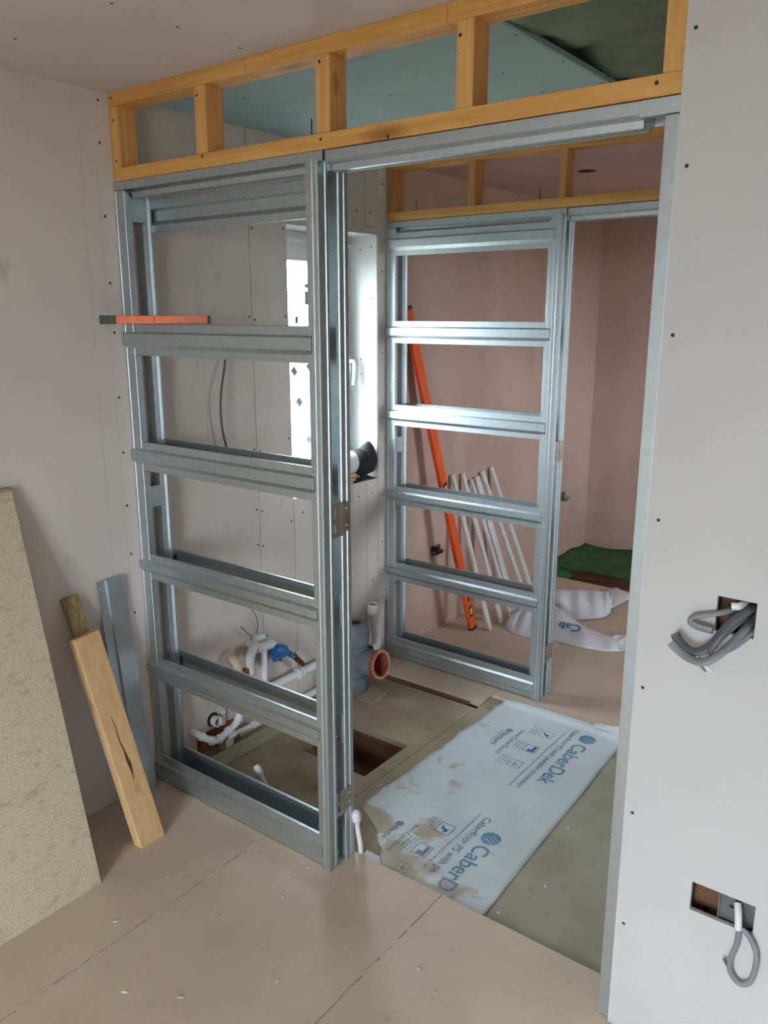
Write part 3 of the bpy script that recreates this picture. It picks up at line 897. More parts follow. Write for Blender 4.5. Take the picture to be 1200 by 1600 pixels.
for s_, u in ((0.97, -0.04), (0.965, 0.04), (0.03, 0.042)):
    sc.dome(S0.lerp(S1, s_) + uS * u, nS, 0.004, 0.002, 8)
stuff(sc.build('rivets', M['steel_dull'], t))

# orange level lying across the second rail
t = thing('short_spirit_level', (0.18, 0, 1.70), 'short orange bar with a charcoal end lying across a rail of the near frame', 'level')
P0, P1 = Vector((0.048, -0.120, 1.7125)), Vector((0.318, 0.098, 1.7125))
dP = (P1 - P0).normalized()


def seg(a, b, w=0.03, h=0.026):
    return MB().obox(P0 + dP * a, P0 + dP * b, (0, 0, 1), h, w)


LP = (P1 - P0).length
seg(0.052, 0.172).build('orange_body', M['orange_dull'], t, bevel=0.002)
MB().obox(P0 + dP * 0.172, P0 + dP * (LP - 0.006), (0, 0, 1), 0.025, 0.026).build('orange_body', M['orange_dull'], t, bevel=0.002)
seg(0.0, 0.0518, 0.031, 0.027).build('end_grip', M['black_grey'], t, bevel=0.002)
seg(LP - 0.0058, LP, 0.027, 0.0255).build('end_cap', M['black_grey'], t)

# ================================================================== BATHROOM
# peeled protective film sheet on the bathroom floor
t = thing('floor_film_sheet', (1.0, 0.75, ZB), 'bluish white protective film sheet with blue print lying on the bathroom floor', 'film sheet')


def lx(y):
    pts = [(0.124, 0.985), (0.15, 0.955), (0.19, 0.935), (0.22, 0.895), (0.26, 0.862), (0.30, 0.80), (0.335, 0.735), (0.37, 0.722), (0.65, 0.728), (1.0, 0.731), (1.30, 0.737), (1.42, 0.742)]
    for (a, b), (c, d) in zip(pts, pts[1:]):
        if a <= y <= c:
            return b + (d - b) * (y - a) / (c - a)
    return pts[-1][1]


def rx(y):
    return 1.362 - 0.042 * (y - 0.12) / 1.2 + 0.0015 * math.sin(9 * y) - (0.10 * max(0, (y - 1.33) / 0.09) ** 2)


def fz(x, y):
    s_ = min(max((y - 1.345) / 0.04, 0), 1)
    s_ = s_ * s_ * (3 - 2 * s_)
    return ZB + 0.0012 + (0.0145) * s_ + 0.0008 * (1 + math.sin(31 * x + 17 * y)) + 0.0006 * (1 + math.sin(47 * y - 13 * x))


ys_ = [0.124, 0.137, 0.15, 0.17, 0.19, 0.205, 0.22, 0.24, 0.26, 0.28, 0.30, 0.317, 0.335, 0.352, 0.37] + [0.37 + i * 0.0375 for i in range(1, 26)] + [1.325, 1.345, 1.355, 1.365, 1.375, 1.385, 1.395]
rows = []
for y in ys_:
    a, b = lx(y), rx(y)
    if 0.4 < y:
        a += 0.004 * math.sin(23 * y) + 0.003 * math.sin(61 * y)
    rr = []
    for k in range(33):
        x = a + (b - a) * k / 32
        yy = y
        if y > 1.34:  # uneven far edge
            yy = y + (0.012 * math.sin(8 * x) + 0.03 * (x - 1.0)) * (y - 1.34) / 0.055
        rr.append((x, yy, fz(x, yy)))
    rows.append(rr)
MB().grid(rows).build('film', M['film'], t, smooth='all', solid=0.0006)
MB().box(0.898, 0.984, 0.126, 0.158, ZB + 0.0008, ZB + 0.003).build('torn_strip', M['film_plain'], t)
# curled-up far corner
rows = []
for i in range(7):
    rr = []
    for k in range(7):
        u, v = i / 6, k / 6
        rr.append((1.17 + 0.13 * u, 1.372 + 0.045 * v + 0.008 * u, 0.006 + 0.010 * v * (0.4 + u) + 0.003 * math.sin(5 * u + 3 * v)))
    rows.append(rr)
MB().grid(rows).build('curled_corner', M['film_plain'], t, smooth='all', solid=0.0006)


def lettering(txt, xc, y0, length, material, parent, size=None, name='lettering', z=None, mtx=None, bold=0.0):
    cu = bpy.data.curves.new('txt', 'FONT')
    cu.body = txt
    cu.size = 1.0
    cu.offset = bold
    o = bpy.data.objects.new('txt', cu)
    col.objects.link(o)
    dg = bpy.context.evaluated_depsgraph_get()
    me = bpy.data.meshes.new_from_object(o.evaluated_get(dg))
    bpy.data.objects.remove(o)
    bpy.data.curves.remove(cu)
    vx = [v.co.x for v in me.vertices]
    vy = [v.co.y for v in me.vertices]
    sx = length / (max(vx) - min(vx))
    x0 = min(vx)
    ym = 0.35
    me2 = bpy.data.meshes.new(name)
    vs = []
    for v in me.vertices:
        a, b = (v.co.x - x0) * sx, (v.co.y - ym) * sx
        if mtx is not None:
            vs.append(mtx @ Vector((a, b, 0)))
        else:
            X, Y = xc + b, y0 - a
            vs.append((X, Y, fz(X, Y) + 0.0009))
    fs = [tuple(p.vertices) for p in me.polygons]
    bpy.data.meshes.remove(me)
    me2.from_pydata(vs, [], fs)
    me2.materials.append(material)
    ob = bpy.data.objects.new(name, me2)
    col.objects.link(ob)
    ob.parent = parent
    ob.matrix_parent_inverse = Matrix.Translation(-Vector(WORLD_LOC[parent.name]))
    WORLD_LOC[ob.name] = (0, 0, 0)
    return ob


def logo(xc, yc, r, material, parent):
    """round emblem crossed by slanting pale strokes"""
    mb = MB()
    strokes = [(-0.42, 0.10), (0.0, 0.10), (0.42, 0.10)]
    n = 40
    seg_ = 26
    for i in range(seg_):
        for j in range(seg_):
            u0, u1 = -1 + 2 * i / seg_, -1 + 2 * (i + 1) / seg_
            v0, v1 = -1 + 2 * j / seg_, -1 + 2 * (j + 1) / seg_
            cu_, cv = (u0 + u1) / 2, (v0 + v1) / 2
            if cu_ * cu_ + cv * cv > 1.0:
                continue
            d_ = cu_ * 0.5 + cv * 0.87
            along = cu_ * 0.87 - cv * 0.5
            if any(abs(d_ - c) < w * 0.6 for c, w in strokes) and along > -0.35:
                continue
            q = [(xc + a * r, yc + b * r) for a, b in ((u0, v0), (u1, v0), (u1, v1), (u0, v1))]
            mb.add([(x, y, fz(x, y) + 0.0009) for x, y in q], [(0, 1, 2, 3)])
    return mb.build('emblem', material, parent)


def icon(xc, yc, w, material, parent, blob=0):
    mb = MB()
    t_ = w * 0.05

    def q(x0, x1, y0, y1):
        mb.add([(xc + x, yc + y, fz(xc + x, yc + y) + 0.0009) for x, y in ((x0, y0), (x1, y0), (x1, y1), (x0, y1))], [(0, 1, 2, 3)])
    h = w / 2
    q(-h, h, -h, -h + t_)
    q(-h, h, h - t_, h)
    q(-h, -h + t_, -h, h)
    q(h - t_, h, -h, h)
    if blob == 0:
        q(-h * .1, h * .5, -h * .55, h * .05)
        q(-h * .5, h * .1, -h * .2, h * .15)
        q(-h * .5, -h * .3, -h * .2, h * .5)
    elif blob == 1:
        q(h * .2, h * .7, -h * .8, h * .8)
        q(-h * .4, h * .3, -h * .8, -h * .2)
    else:
        q(-h * .6, h * .6, -h * .2, -h * .05)
        q(-h * .1, h * .05, -h * .6, h * .5)
    return mb.build('pictogram', material, parent)


def small_print(xc, y0, length, h, parent):
    """a line of print too small to read: a row of short strokes"""
    mb = MB()
    y = y0
    while y > y0 - length:
        ln = rnd.uniform(0.6, 1.6) * h
        e = max(y - ln, y0 - length)
        for a in (xc - h * 0.35, xc + h * 0.05):
            mb.add([(X, Y, fz(X, Y) + 0.0009) for X, Y in ((a, y), (a + h * 0.22, y), (a + h * 0.22, e), (a, e))], [(0, 1, 2, 3)])
        y = e - h * 0.5
    return stuff(mb.build('small_print', M['print_dark'], parent))


PB, PD, PS = M['print_blue'], M['print_dark'], M['print_strong']
# far repeat
logo(1.190, 1.282, 0.034, PB, t)
lettering('CaberDek', 1.190, 1.225, 0.355, PB, t, bold=0.012)
lettering('Caberfloor P5 with peelable protection', 1.125, 1.330, 0.535, PD, t, bold=0.006)
small_print(1.090, 1.28, 0.50, 0.010, t)
for y, bl in ((1.218, 0), (1.075, 1), (0.935, 2)):
    icon(1.034, y, 0.055, PS if bl == 1 else PD, t, bl)
    for k in range(3):
        small_print(0.995 - 0.014 * k, y + 0.035, 0.07, 0.008, t)
logo(0.891, 1.158, 0.014, PD, t)
lettering('Norbord', 0.890, 1.138, 0.125, PD, t, bold=0.015)
small_print(0.868, 1.135, 0.10, 0.008, t)
lettering('www.CaberBoard', 0.940, 1.195, 0.235, PD, t)
# near repeat
logo(1.198, 0.459, 0.034, PB, t)
lettering('CaberD', 1.204, 0.410, 0.262, PB, t, bold=0.012)
lettering('Caberfloor P5 with pe', 1.135, 0.556, 0.36, PD, t, bold=0.006)
small_print(1.098, 0.56, 0.36, 0.010, t)
for y, bl in ((0.412, 0), (0.272, 1), (0.160, 2)):
    icon(1.043, y, 0.058 if bl < 2 else 0.045, PS if bl == 0 else PD, t, bl)
    if bl < 2:
        for k in range(3):
            small_print(1.003 - 0.014 * k, y + 0.037, 0.07, 0.008, t)
logo(0.900, 0.342, 0.014, PD, t)
lettering('Norbo', 0.902, 0.318, 0.075, PD, t, bold=0.015)
lettering('www.CaberBoard', 0.955, 0.375, 0.175, PD, t)

# chips of film and plaster lying about
cr = MB()
for (px, py) in ((1.335, 0.72), (1.39, 0.17), (1.38, 0.68), (0.70, 0.50), (1.45, 0.36)):
    s_ = 0.0045
    a = rnd.uniform(0, 3)
    cr.add([(px + math.cos(a) * s_ * 2, py + math.sin(a) * s_ * 2, ZB), (px - math.sin(a) * s_, py + math.cos(a) * s_, ZB), (px - math.cos(a) * s_ * 2, py - math.sin(a) * s_ * 2, ZB + .002),
            (px + math.sin(a) * s_, py - math.cos(a) * s_, ZB), (px, py, ZB + s_ * 0.6)], [(0, 1, 4), (1, 2, 4), (2, 3, 4), (3, 0, 4)])
stuff(cr.build('film_crumbs', M['film_plain'], fb))

# white capped pipe tails standing up through the floor
def pipe_tail(pts, r, cap_r, label):
    t = thing('capped_pipe_tail', pts[0], label, 'pipe', 'capped white pipe tails in the floor')
    path = bez(pts, 6)
    MB().tube(path, r, 12).build('pipe', M['white_pipe'], t, smooth=True)
    e, d = path[-1], (path[-1] - path[-2]).normalized()
    MB().tube([e - d * 0.028, e - d * 0.018, e - d * 0.004, e + d * 0.008, e + d * 0.016, e + d * 0.019], [r * 1.02, cap_r * .95, cap_r, cap_r * .92, cap_r * .7, cap_r * .3], 14).build('taped_cap', M['white_pipe'], t, smooth=True)


pipe_tail([(0.897, 0.1285, -0.03), (0.892, 0.130, 0.03), (0.886, 0.126, 0.08), (0.888, 0.116, 0.140)], 0.0085, 0.016, 'white capped pipe tail standing beside the corner of the film sheet')
pipe_tail([(0.432, 0.182, -0.03), (0.420, 0.180, 0.01), (0.398, 0.176, 0.052), (0.374, 0.172, 0.092)], 0.0085, 0.016, 'white capped pipe tail seen through the lowest opening of the near frame')
tag(MB().box(0.880, 0.896, 0.1205, 0.150, -0.0118, -0.0112).build('notch_shade_patch', M['dark'], fb), 'dark patch painted as the shade of a notch in the floor edge')  # thin dark sheet, its colour stands for the shade in a notch

# batten on the floor along the wall
tag(MB().prism_z([(0.052, 0.135), (0.118, 0.130), (0.124, 0.84), (0.056, 0.84)], ZB, ZB + 0.019).build('floor_batten', M['batten_floor'], bevel=0.002),
    'dusty grey batten lying on the bathroom floor along the wall', 'batten')
tag(MB().prism_z([(0.176, 0.997), (0.164, 1.140), (0.258, 1.118), (0.272, 0.973)], ZB, ZB + 0.009).build('chipboard_offcut', M['chip_bath'], bevel=0.001),
    'small chipboard offcut on the floor in front of the grey soil pipe', 'board')
# wall cut-out behind the lower pipes
tag(MB().box(-0.013, -0.0126, 0.16, 0.46, -0.01, 0.12).build('insulation', M['insulation'], wb), 'brown insulation in the wall cut-out')

# grey soil pipe with branch
t = thing('soil_pipe_branch', (0.095, 1.07, ZB), 'grey soil pipe branch with a terracotta socket, standing by the window wall', 'pipe')
sx, sy = 0.105, 1.075
MB().tube([(sx, sy, ZB), (sx, sy, 0.055)], 0.056, 28).build('lower_pipe', M['soil_grey'], t, smooth=True)
MB().tube([(sx, sy, 0.052), (sx, sy, 0.056), (sx, sy, 0.066), (sx, sy, 0.070), (sx, sy, 0.215), (sx, sy, 0.222), (sx, sy, 0.228), (sx, sy, 0.30), (sx, sy, 0.312)],
          [0.062, 0.066, 0.066, 0.060, 0.060, 0.066, 0.067, 0.067, 0.062], 28).build('body', M['soil_grey'], t, smooth=True)
MB().tube([(sx, sy, 0.3121), (sx, sy, 0.322), (sx, sy, 0.326)], [0.058, 0.056, 0.050], 28).build('top_cap', M['soil_grey'], t, smooth=True)
MB().tube([(sx + 0.006, sy - 0.006, 0.3262), (sx + 0.006, sy - 0.006, 0.3268)], 0.026, 20).build('cap_recess_shade', M['dark'], t)  # dark disc laid on the cap, painted as shade in its recess
MB().ring((sx + 0.030, sy + 0.005, 0.1378), (sx + 0.122, sy + 0.006, 0.1455), 0.0625, 0.0612).build('branch', M['soil_grey'], t, smooth=True)
MB().ring((sx + 0.0665, sy + 0.0055, 0.1408), (sx + 0.147, sy + 0.008, 0.1484), 0.0608, 0.0555).build('socket_lining', M['terracotta'], t, smooth=True)
rg = MB().ring((sx + 0.1222, sy + 0.006, 0.1456), (sx + 0.148, sy + 0.008, 0.1485), 0.066, 0.0610).build('socket', M['terracotta'], t, smooth=True)
MB().ring((sx + 0.146, sy + 0.008, 0.1483), (sx + 0.151, sy + 0.008, 0.149), 0.068, 0.0565).build('seal_rim', M['terracotta_rim'], rg, smooth=True)
MB().tube([(sx + 0.0660, sy + 0.0055, 0.1407), (sx + 0.0675, sy + 0.0055, 0.1409)], 0.0600, 28).build('socket_floor', M['terracotta'], t)

# white waste pipe with cup and elbow
t = thing('waste_pipe', (0.04, 1.30, 0.1), 'white waste pipe with a cup end and elbow behind the grey soil pipe', 'pipe')
MB().tube(bez([(0.042, 1.302, 0.300), (0.042, 1.306, 0.22), (0.044, 1.316, 0.165), (0.052, 1.300, 0.118), (0.060, 1.262, 0.112), (0.062, 1.240, 0.120)], 6), 0.0235, 18, cap=False).build('pipe', M['white_pipe'], t, smooth=True)
MB().ring((0.042, 1.301, 0.288), (0.042, 1.300, 0.338), 0.0315, 0.025).build('cup', M['white_pipe'], t, smooth=True)
MB().tube([(0.042, 1.300, 0.296), (0.042, 1.300, 0.298)], 0.025, 16).build('cup_inside', M['plaster_bath'], t)
MB().ring((0.061, 1.250, 0.115), (0.064, 1.234, 0.124), 0.0255, 0.020).build('elbow_rim', M['white_pipe'], t, smooth=True)
MB().tube([(0.0, 1.278, 0.14), (0.019, 1.278, 0.14)], 0.006, 8).build('pipe_clip', M['white_pipe'], t)

# long white pipe along the wall and a second one below it
t = thing('long_white_pipe', (0.05, 0.8, 0.17), 'long white waste pipe running along the bathroom wall at ankle height', 'pipe')
MB().tube([(0.045, 0.49, 0.172), (0.045, 0.75, 0.170), (0.045, 1.009, 0.168)], 0.020, 16).build('pipe', M['white_pipe'], t, smooth=True)
for y in (0.742, 0.765):
    MB().tube([(0.045, y - 0.006, 0.170), (0.045, y + 0.006, 0.170)], 0.026, 16).build('collar', M['white_pipe'], t, smooth=True)
MB().tube(bez([(0.045, 0.505, 0.172), (0.04, 0.47, 0.172), (0.02, 0.455, 0.172), (0.001, 0.455, 0.172)], 4), 0.019, 14).build('elbow', M['white_pipe'], t, smooth=True)
t = thing('low_white_pipe', (0.04, 0.9, 0.03), 'low white pipe just above the floor under the long white pipe', 'pipe')
MB().tube([(0.030, 0.66, 0.030), (0.030, 1.06, 0.030)], 0.016, 14).build('pipe', M['white_pipe'], t, smooth=True)
MB().tube([(0.030, 0.72, 0.030), (0.030, 0.735, 0.030)], 0.020, 14).build('collar', M['white_pipe'], t, smooth=True)

# valve cluster on the wall
t = thing('pipe_stub', (0.02, 0.37, 0.33), 'cream pipe stub with a collar coming out of the bathroom wall', 'pipe')
MB().tube(bez([(0.0, 0.372, 0.372), (0.030, 0.372, 0.376), (0.052, 0.375, 0.360), (0.058, 0.380, 0.330), (0.058, 0.384, 0.29)], 5), 0.018, 14).build('pipe', M['cream_pipe'], t, smooth=True)
MB().tube([(0.010, 0.372, 0.375), (0.026, 0.372, 0.376)], 0.028, 16).build('collar', M['cream_pipe'], t, smooth=True)
t = thing('elbow_pipe', (0.04, 0.45, 0.3), 'white elbow pipe with a red-brown clip beside the blue valve', 'pipe')
MB().tube(bez([(0.0, 0.50, 0.385), (0.035, 0.495, 0.392), (0.055, 0.47, 0.385), (0.060, 0.445, 0.350), (0.060, 0.445, 0.29)], 6), 0.020, 14).build('pipe', M['white_pipe'], t, smooth=True)
MB().box(0.050, 0.074, 0.405, 0.428, 0.285, 0.320).build('clip', M['copper_red'], t, bevel=0.003)
t = thing('shut_off_valve', (0.05, 0.6, 0.3), 'blue handled valve on white pipes against the bathroom wall', 'valve')
MB().tube([(0.040, 0.545, 0.385), (0.040, 0.545, 0.16)], 0.014, 12).build('pipe', M['white_pipe'], t, smooth=True)
MB().tube([(0.040, 0.50, 0.372), (0.040, 0.60, 0.362)], 0.020, 12).build('body', M['white_pipe'], t, smooth=True)
MB().tube([(0.052, 0.585, 0.336), (0.052, 0.592, 0.334), (0.052, 0.640, 0.318), (0.052, 0.655, 0.313), (0.052, 0.660, 0.311)], [0.026, 0.030, 0.030, 0.027, 0.018], 18).build('blue_cap', M['blue'], t, smooth=True)
for y in (0.592, 0.63):
    MB().box(0.044, 0.06, y - 0.006, y + 0.006, 0.285 if y < .6 else .275, 0.310).build('lug', M['blue'], t)
MB().tube([(0.046, 0.655, 0.318), (0.046, 0.735, 0.245)], 0.006, 8).build('thin_pipe', M['cream_pipe'], t, smooth=True)
MB().obox((0.046, 0.685, 0.291), (0.046, 0.705, 0.272), (1, 0, 0), 0.024, 0.024).build('blue_band', M['blue'], t, bevel=0.002)
MB().tube([(0.046, 0.722, 0.262), (0.046, 0.775, 0.205)], [0.014, 0.012], 10).build('brass_fitting', M['brass'], t, smooth=True)
MB().tube([(0.060, 0.735, 0.245), (0.034, 0.750, 0.235)], 0.010, 10).build('brass_fitting', M['brass'], t, smooth=True)
MB().box(0.0, 0.030, 0.515, 0.570, 0.392, 0.416).build('wall_plate', M['white_pipe'], t, bevel=0.006)
# loose wires at the valve and on the wall
tag(MB().tube(bez([(0.001, 0.52, 0.415), (0.02, 0.49, 0.43), (0.025, 0.46, 0.46), (0.02, 0.44, 0.485)], 6), 0.0022, 6).build('loose_wire', M['thin_wire'], smooth=True),
    'thin dark wire curling left from the wall above the blue valve', 'wire')
tag(MB().tube(bez([(0.001, 0.545, 0.418), (0.015, 0.54, 0.46), (0.02, 0.525, 0.51), (0.006, 0.51, 0.545)], 6), 0.002, 6).build('loose_wire', M['thin_wire'], smooth=True),
    'thin dark wire rising straight from the wall above the blue valve', 'wire')
tag(MB().tube(bez([(-0.002, 0.436, 1.60), (0.022, 0.418, 1.55), (0.034, 0.385, 1.46), (0.034, 0.375, 1.38), (0.030, 0.385, 1.29), (0.034, 0.405, 1.21), (0.036, 0.425, 1.16)], 6), 0.0045, 8).build('wall_cable', M['thin_wire'], smooth=True),
    'dark grey cable hanging out of the bathroom wall left of the window', 'cable')
tag(MB().tube(bez([(0.001, 1.12, 0.62), (0.02, 1.115, 0.60), (0.012, 1.125, 0.57), (0.004, 1.14, 0.60)], 5), 0.0016, 6).build('loose_wire', M['thin_wire'], smooth=True),
    'short thin wire poking from the wall board below the window', 'wire')

# lower pipes at the wall cut-out
t = thing('trap_pipe', (0.05, 0.26, 0.06), 'white jointed pipe bending out of the low wall cut-out', 'pipe')
path = bez([(-0.010, 0.176, 0.120), (0.030, 0.185, 0.112), (0.050, 0.212, 0.088), (0.055, 0.250, 0.066), (0.055, 0.300, 0.075), (0.052, 0.355, 0.090), (0.046, 0.385, 0.110), (0.040, 0.392, 0.150), (0.020, 0.392, 0.165), (0.0, 0.392, 0.168)], 6)
MB().tube(path, 0.0145, 14).build('pipe', M['white_pipe'], t, smooth=True)
for i in (8, 15, 20, 26, 34):
    d = (path[i + 1] - path[i]).normalized()
    MB().tube([path[i] - d * 0.008, path[i] + d * 0.008], 0.0185, 14).build('collar', M['white_pipe'], t, smooth=True)
t = thing('feed_pipe', (0.06, 0.4, 0.04), 'slim white pipe with end fittings in front of the low wall cut-out', 'pipe')
MB().tube([(0.050, 0.318, 0.055), (0.045, 0.480, 0.040)], 0.010, 12).build('pipe', M['white_pipe'], t, smooth=True)
MB().tube([(0.051, 0.312, 0.056), (0.050, 0.350, 0.052)], 0.0165, 12).build('fitting', M['white_pipe'], t, smooth=True)
MB().tube([(0.046, 0.460, 0.042), (0.044, 0.495, 0.039)], 0.0165, 12).build('fitting', M['white_pipe'], t, smooth=True)
MB().box(0.001, 0.050, 0.305, 0.345, ZB, 0.040).build('support_block', M['plaster_bath'], t)
t = thing('wall_socket_pipe', (-0.01, 0.30, 0.12), 'white pipe end in a dark hole of the bathroom wall', 'pipe')
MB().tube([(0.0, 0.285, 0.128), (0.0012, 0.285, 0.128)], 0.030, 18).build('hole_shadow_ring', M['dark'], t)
MB().ring((0.0015, 0.290, 0.122), (0.028, 0.290, 0.122), 0.022, 0.017).build('pipe', M['white_pipe'], t, smooth=True)
tag(MB().box(0.0005, 0.010, 0.325, 0.345, 0.085, 0.150).build('wall_block', M['white_pipe'], bevel=0.002), 'small white plastic clip on the wall above the trap pipe', 'clip')

# things on the window sill
ZS = WZ0 + 0.0062
t = thing('duct_pipe', (-0.05, 1.2, ZS), 'white duct pipe lying on the window sill with a black bag over its end', 'pipe')
MB().ring((-0.075, 1.02, 1.050), (-0.040, 1.262, 1.044), 0.055, 0.051).build('pipe', M['white_pipe'], t, smooth=True)
t2 = thing('black_bag', (-0.03, 1.32, ZS), 'crumpled black cloth bag pulled over the white duct on the sill', 'bag')
bag = MB()
ctr = [(-0.040, 1.240, 1.045), (-0.036, 1.262, 1.043), (-0.032, 1.290, 1.040), (-0.026, 1.314, 1.044), (-0.022, 1.328, 1.064), (-0.020, 1.336, 1.092), (-0.020, 1.342, 1.116), (-0.020, 1.343, 1.134)]
rad = [0.057, 0.062, 0.070, 0.068, 0.058, 0.044, 0.026, 0.006]
bag.tube(ctr, rad, 20)
bag.v = [(x + 0.0025 * math.sin(40 * y + 30 * z), y + 0.003 * math.sin(55 * z + 20 * x), max(ZS, z + 0.003 * math.sin(60 * x + 25 * y))) for x, y, z in bag.v]
bag.build('cloth', M['black_cloth'], t2, smooth='all')
sk = MB()
rows = []
for i in range(5):
    rr = []
    for k in range(13):
        u = k / 12
        y = 1.215 + 0.155 * u
        x = -0.085 + 0.085 * (i / 4) + 0.010 * math.sin(9 * u)
        rr.append((x, y, ZS + 0.003 + 0.030 * max(0, math.sin(math.pi * u)) ** 1.2 * (0.3 + 0.7 * math.sin(math.pi * i / 4))))
    rows.append(rr)
sk.grid(rows).build('loose_fold', M['black_cloth'], t2, smooth='all', solid=0.002)
t = thing('folding_rule', (-0.02, 1.18, ZS), 'folded wooden rule with black figures on the sill below the black bag', 'rule')
for k, (y0_, y1_) in enumerate(((1.08, 1.205), (1.08, 1.225), (1.09, 1.252), (1.08, 1.232))):
    z0_ = ZS + 0.0005 + k * 0.0112
    bl = MB().box(-0.022, -0.004, y0_, y1_, z0_, z0_ + 0.0105).build('blade', M['rule'], t, bevel=0.0012)
    if k == 2:
        ink = MB()
        for q in range(7):
            yy = 1.185 + q * 0.0092
            ink.box(-0.0041, -0.0037, yy, yy + 0.005, z0_ + 0.002, z0_ + 0.008)
        stuff(ink.build('figures', M['ink'], bl))
tag(MB().box(-0.14, -0.05, 0.83, 0.87, ZS, ZS + 0.035).build('plaster_offcut', M['plaster_bath'], bevel=0.002), 'small plasterboard offcut in the left corner of the window sill', 'offcut')
tag(MB().box(-0.155, -0.03, 0.93, 1.005, ZS, ZS + 0.012).build('paper_packet', M['sticker'], bevel=0.002), 'blue-grey packet lying on the window sill at the glass', 'packet')

# ================================================================== FAR ROOM
# long orange spirit level
t = thing('long_spirit_level', (0.19, 2.03, 0), 'long orange spirit level leaning on the pink wall behind the far frame', 'level')
L0, L1 = Vector((0.190, 2.035, 0.002)), Vector((0.032, 1.592, 1.765))
dL = (L1 - L0).normalized()
LL = (L1 - L0).length
uL = (Vector((0, 1, 0)) - dL * dL.y).normalized()
nL = dL.cross(uL)
if nL.x < 0:
    nL = -nL


def lv(a, b, w, tt, m, name, par, off=0.0):
    o = MB()
    vs = []
    for s_ in (a, b):
        p = L0 + dL * s_
        for (u, q) in ((-w / 2, off), (w / 2, off), (w / 2, off - tt), (-w / 2, off - tt)):
            vs.append(p + uL * u + nL * q)
    o.add(vs, [(3, 2, 1, 0), (4, 5, 6, 7), (0, 1, 5, 4), (1, 2, 6, 5), (2, 3, 7, 6), (3, 0, 4, 7)])
    return o.build(name, m, par, bevel=0.002)


lv(0.016, LL - 0.016, 0.056, 0.024, M['orange'], 'body', t)
lv(0.0, 0.0158, 0.058, 0.026, M['black_plastic'], 'end_cap', t, 0.001)
lv(LL - 0.0158, LL, 0.058, 0.026, M['black_plastic'], 'end_cap', t, 0.001)
for s_ in (0.12, 0.865):
    f_ = lv(s_ - 0.034, s_ + 0.034, 0.034, 0.002, M['black_plastic'], 'vial_frame', t, 0.002)
    lv(s_ - 0.018, s_ + 0.018, 0.020, 0.002, M['vial'], 'vial', f_, 0.004)
f_ = lv(0.18, 0.21, 0.02, 0.002, M['black_plastic'], 'vial_frame', t, 0.0015)

# aluminium bars leaning on the far left wall
bars = [((0.268, 2.075), (2.046, .867), 0.030, 'narrow aluminium bar next to the orange level'),
        ((0.262, 2.220), (2.153, .857), 0.030, 'second aluminium bar from the orange level'),
        ((0.284, 2.302), (2.248, .808), 0.020, 'slim short aluminium bar at the left of the wide bar'),
        ((0.287, 2.348), (2.308, .815), 0.046, 'widest aluminium bar in the leaning row'),
        ((0.245, 2.575), (2.365, .838), 0.032, 'aluminium bar at the right of the wide bar'),
        ((0.272, 2.632), (2.471, .846), 0.032, 'aluminium bar furthest from the orange level')]
for (bx_, by_), (ty, tz), w, lab in bars:
    A, Bq = Vector((bx_, by_, 0.004)), Vector((0.016, ty, tz))
    d = (Bq - A).normalized()
    u = (Vector((0, 1, 0)) - d * d.y).normalized()
    n_ = d.cross(u)
    if n_.x < 0:
        n_ = -n_
    pr = [(-w / 2, 0.004), (-w / 2 + 0.003, 0.008), (w / 2 - 0.003, 0.008), (w / 2, 0.004), (w / 2, -0.008), (-w / 2, -0.008)]
    k = len(pr)
    vs = [p + u * a + n_ * b for p in (A, Bq) for a, b in pr]
    tag(MB().add(vs, [tuple(range(k - 1, -1, -1)), tuple(range(k, 2 * k))] + [(i, (i + 1) % k, (i + 1) % k + k, i + k) for i in range(k)]).build('aluminium_bar', M['steel_bright']),
        lab, 'metal bar', 'aluminium bars leaning on the pink wall')

# crumpled white film on the far floor
t = thing('crumpled_film', (0.6, 2.4, 0), 'crumpled white plastic film with blue letters on the far room floor', 'plastic film')


def ribbon(edge_a, edge_b, name, wob=0.01, m=None):
    A, Bq = bez(edge_a, 8), bez(edge_b, 8)
    rows = []
    for i, (p, q) in enumerate(zip(A, Bq)):
        rr = []
        for k in range(11):
            s_ = k / 10
            c = p.lerp(q, s_)
            bul = math.sin(math.pi * s_)
            c = c + Vector((0, 0, wob * bul * (1 + 0.5 * math.sin(i * 0.9 + s_ * 5))))
            c.z = max(c.z, 0.0015)
            rr.append(tuple(c))
        rows.append(rr)
    return MB().grid(rows).build(name, m or M['film_plain'], t, smooth='all', solid=0.001)


# front lobe with the lettering: low near edge on the floor, back edge standing up
ribbon([(0.310, 2.175, 0.002), (0.36, 2.125, 0.002), (0.44, 2.105, 0.002), (0.56, 2.140, 0.002), (0.72, 2.150, 0.002), (0.90, 2.190, 0.002), (0.985, 2.250, 0.004)],
       [(0.335, 2.30, 0.060), (0.36, 2.36, 0.085), (0.42, 2.41, 0.095), (0.53, 2.43, 0.085), (0.70, 2.36, 0.040), (0.87, 2.36, 0.018), (0.975, 2.36, 0.020)], 'front_fold', 0.022)
ribbon([(0.310, 2.175, 0.002), (0.306, 2.20, 0.02), (0.306, 2.24, 0.04), (0.32, 2.30, 0.05)], [(0.36, 2.16, 0.02), (0.36, 2.20, 0.06), (0.36, 2.26, 0.08), (0.36, 2.34, 0.07)], 'end_curl', 0.012)
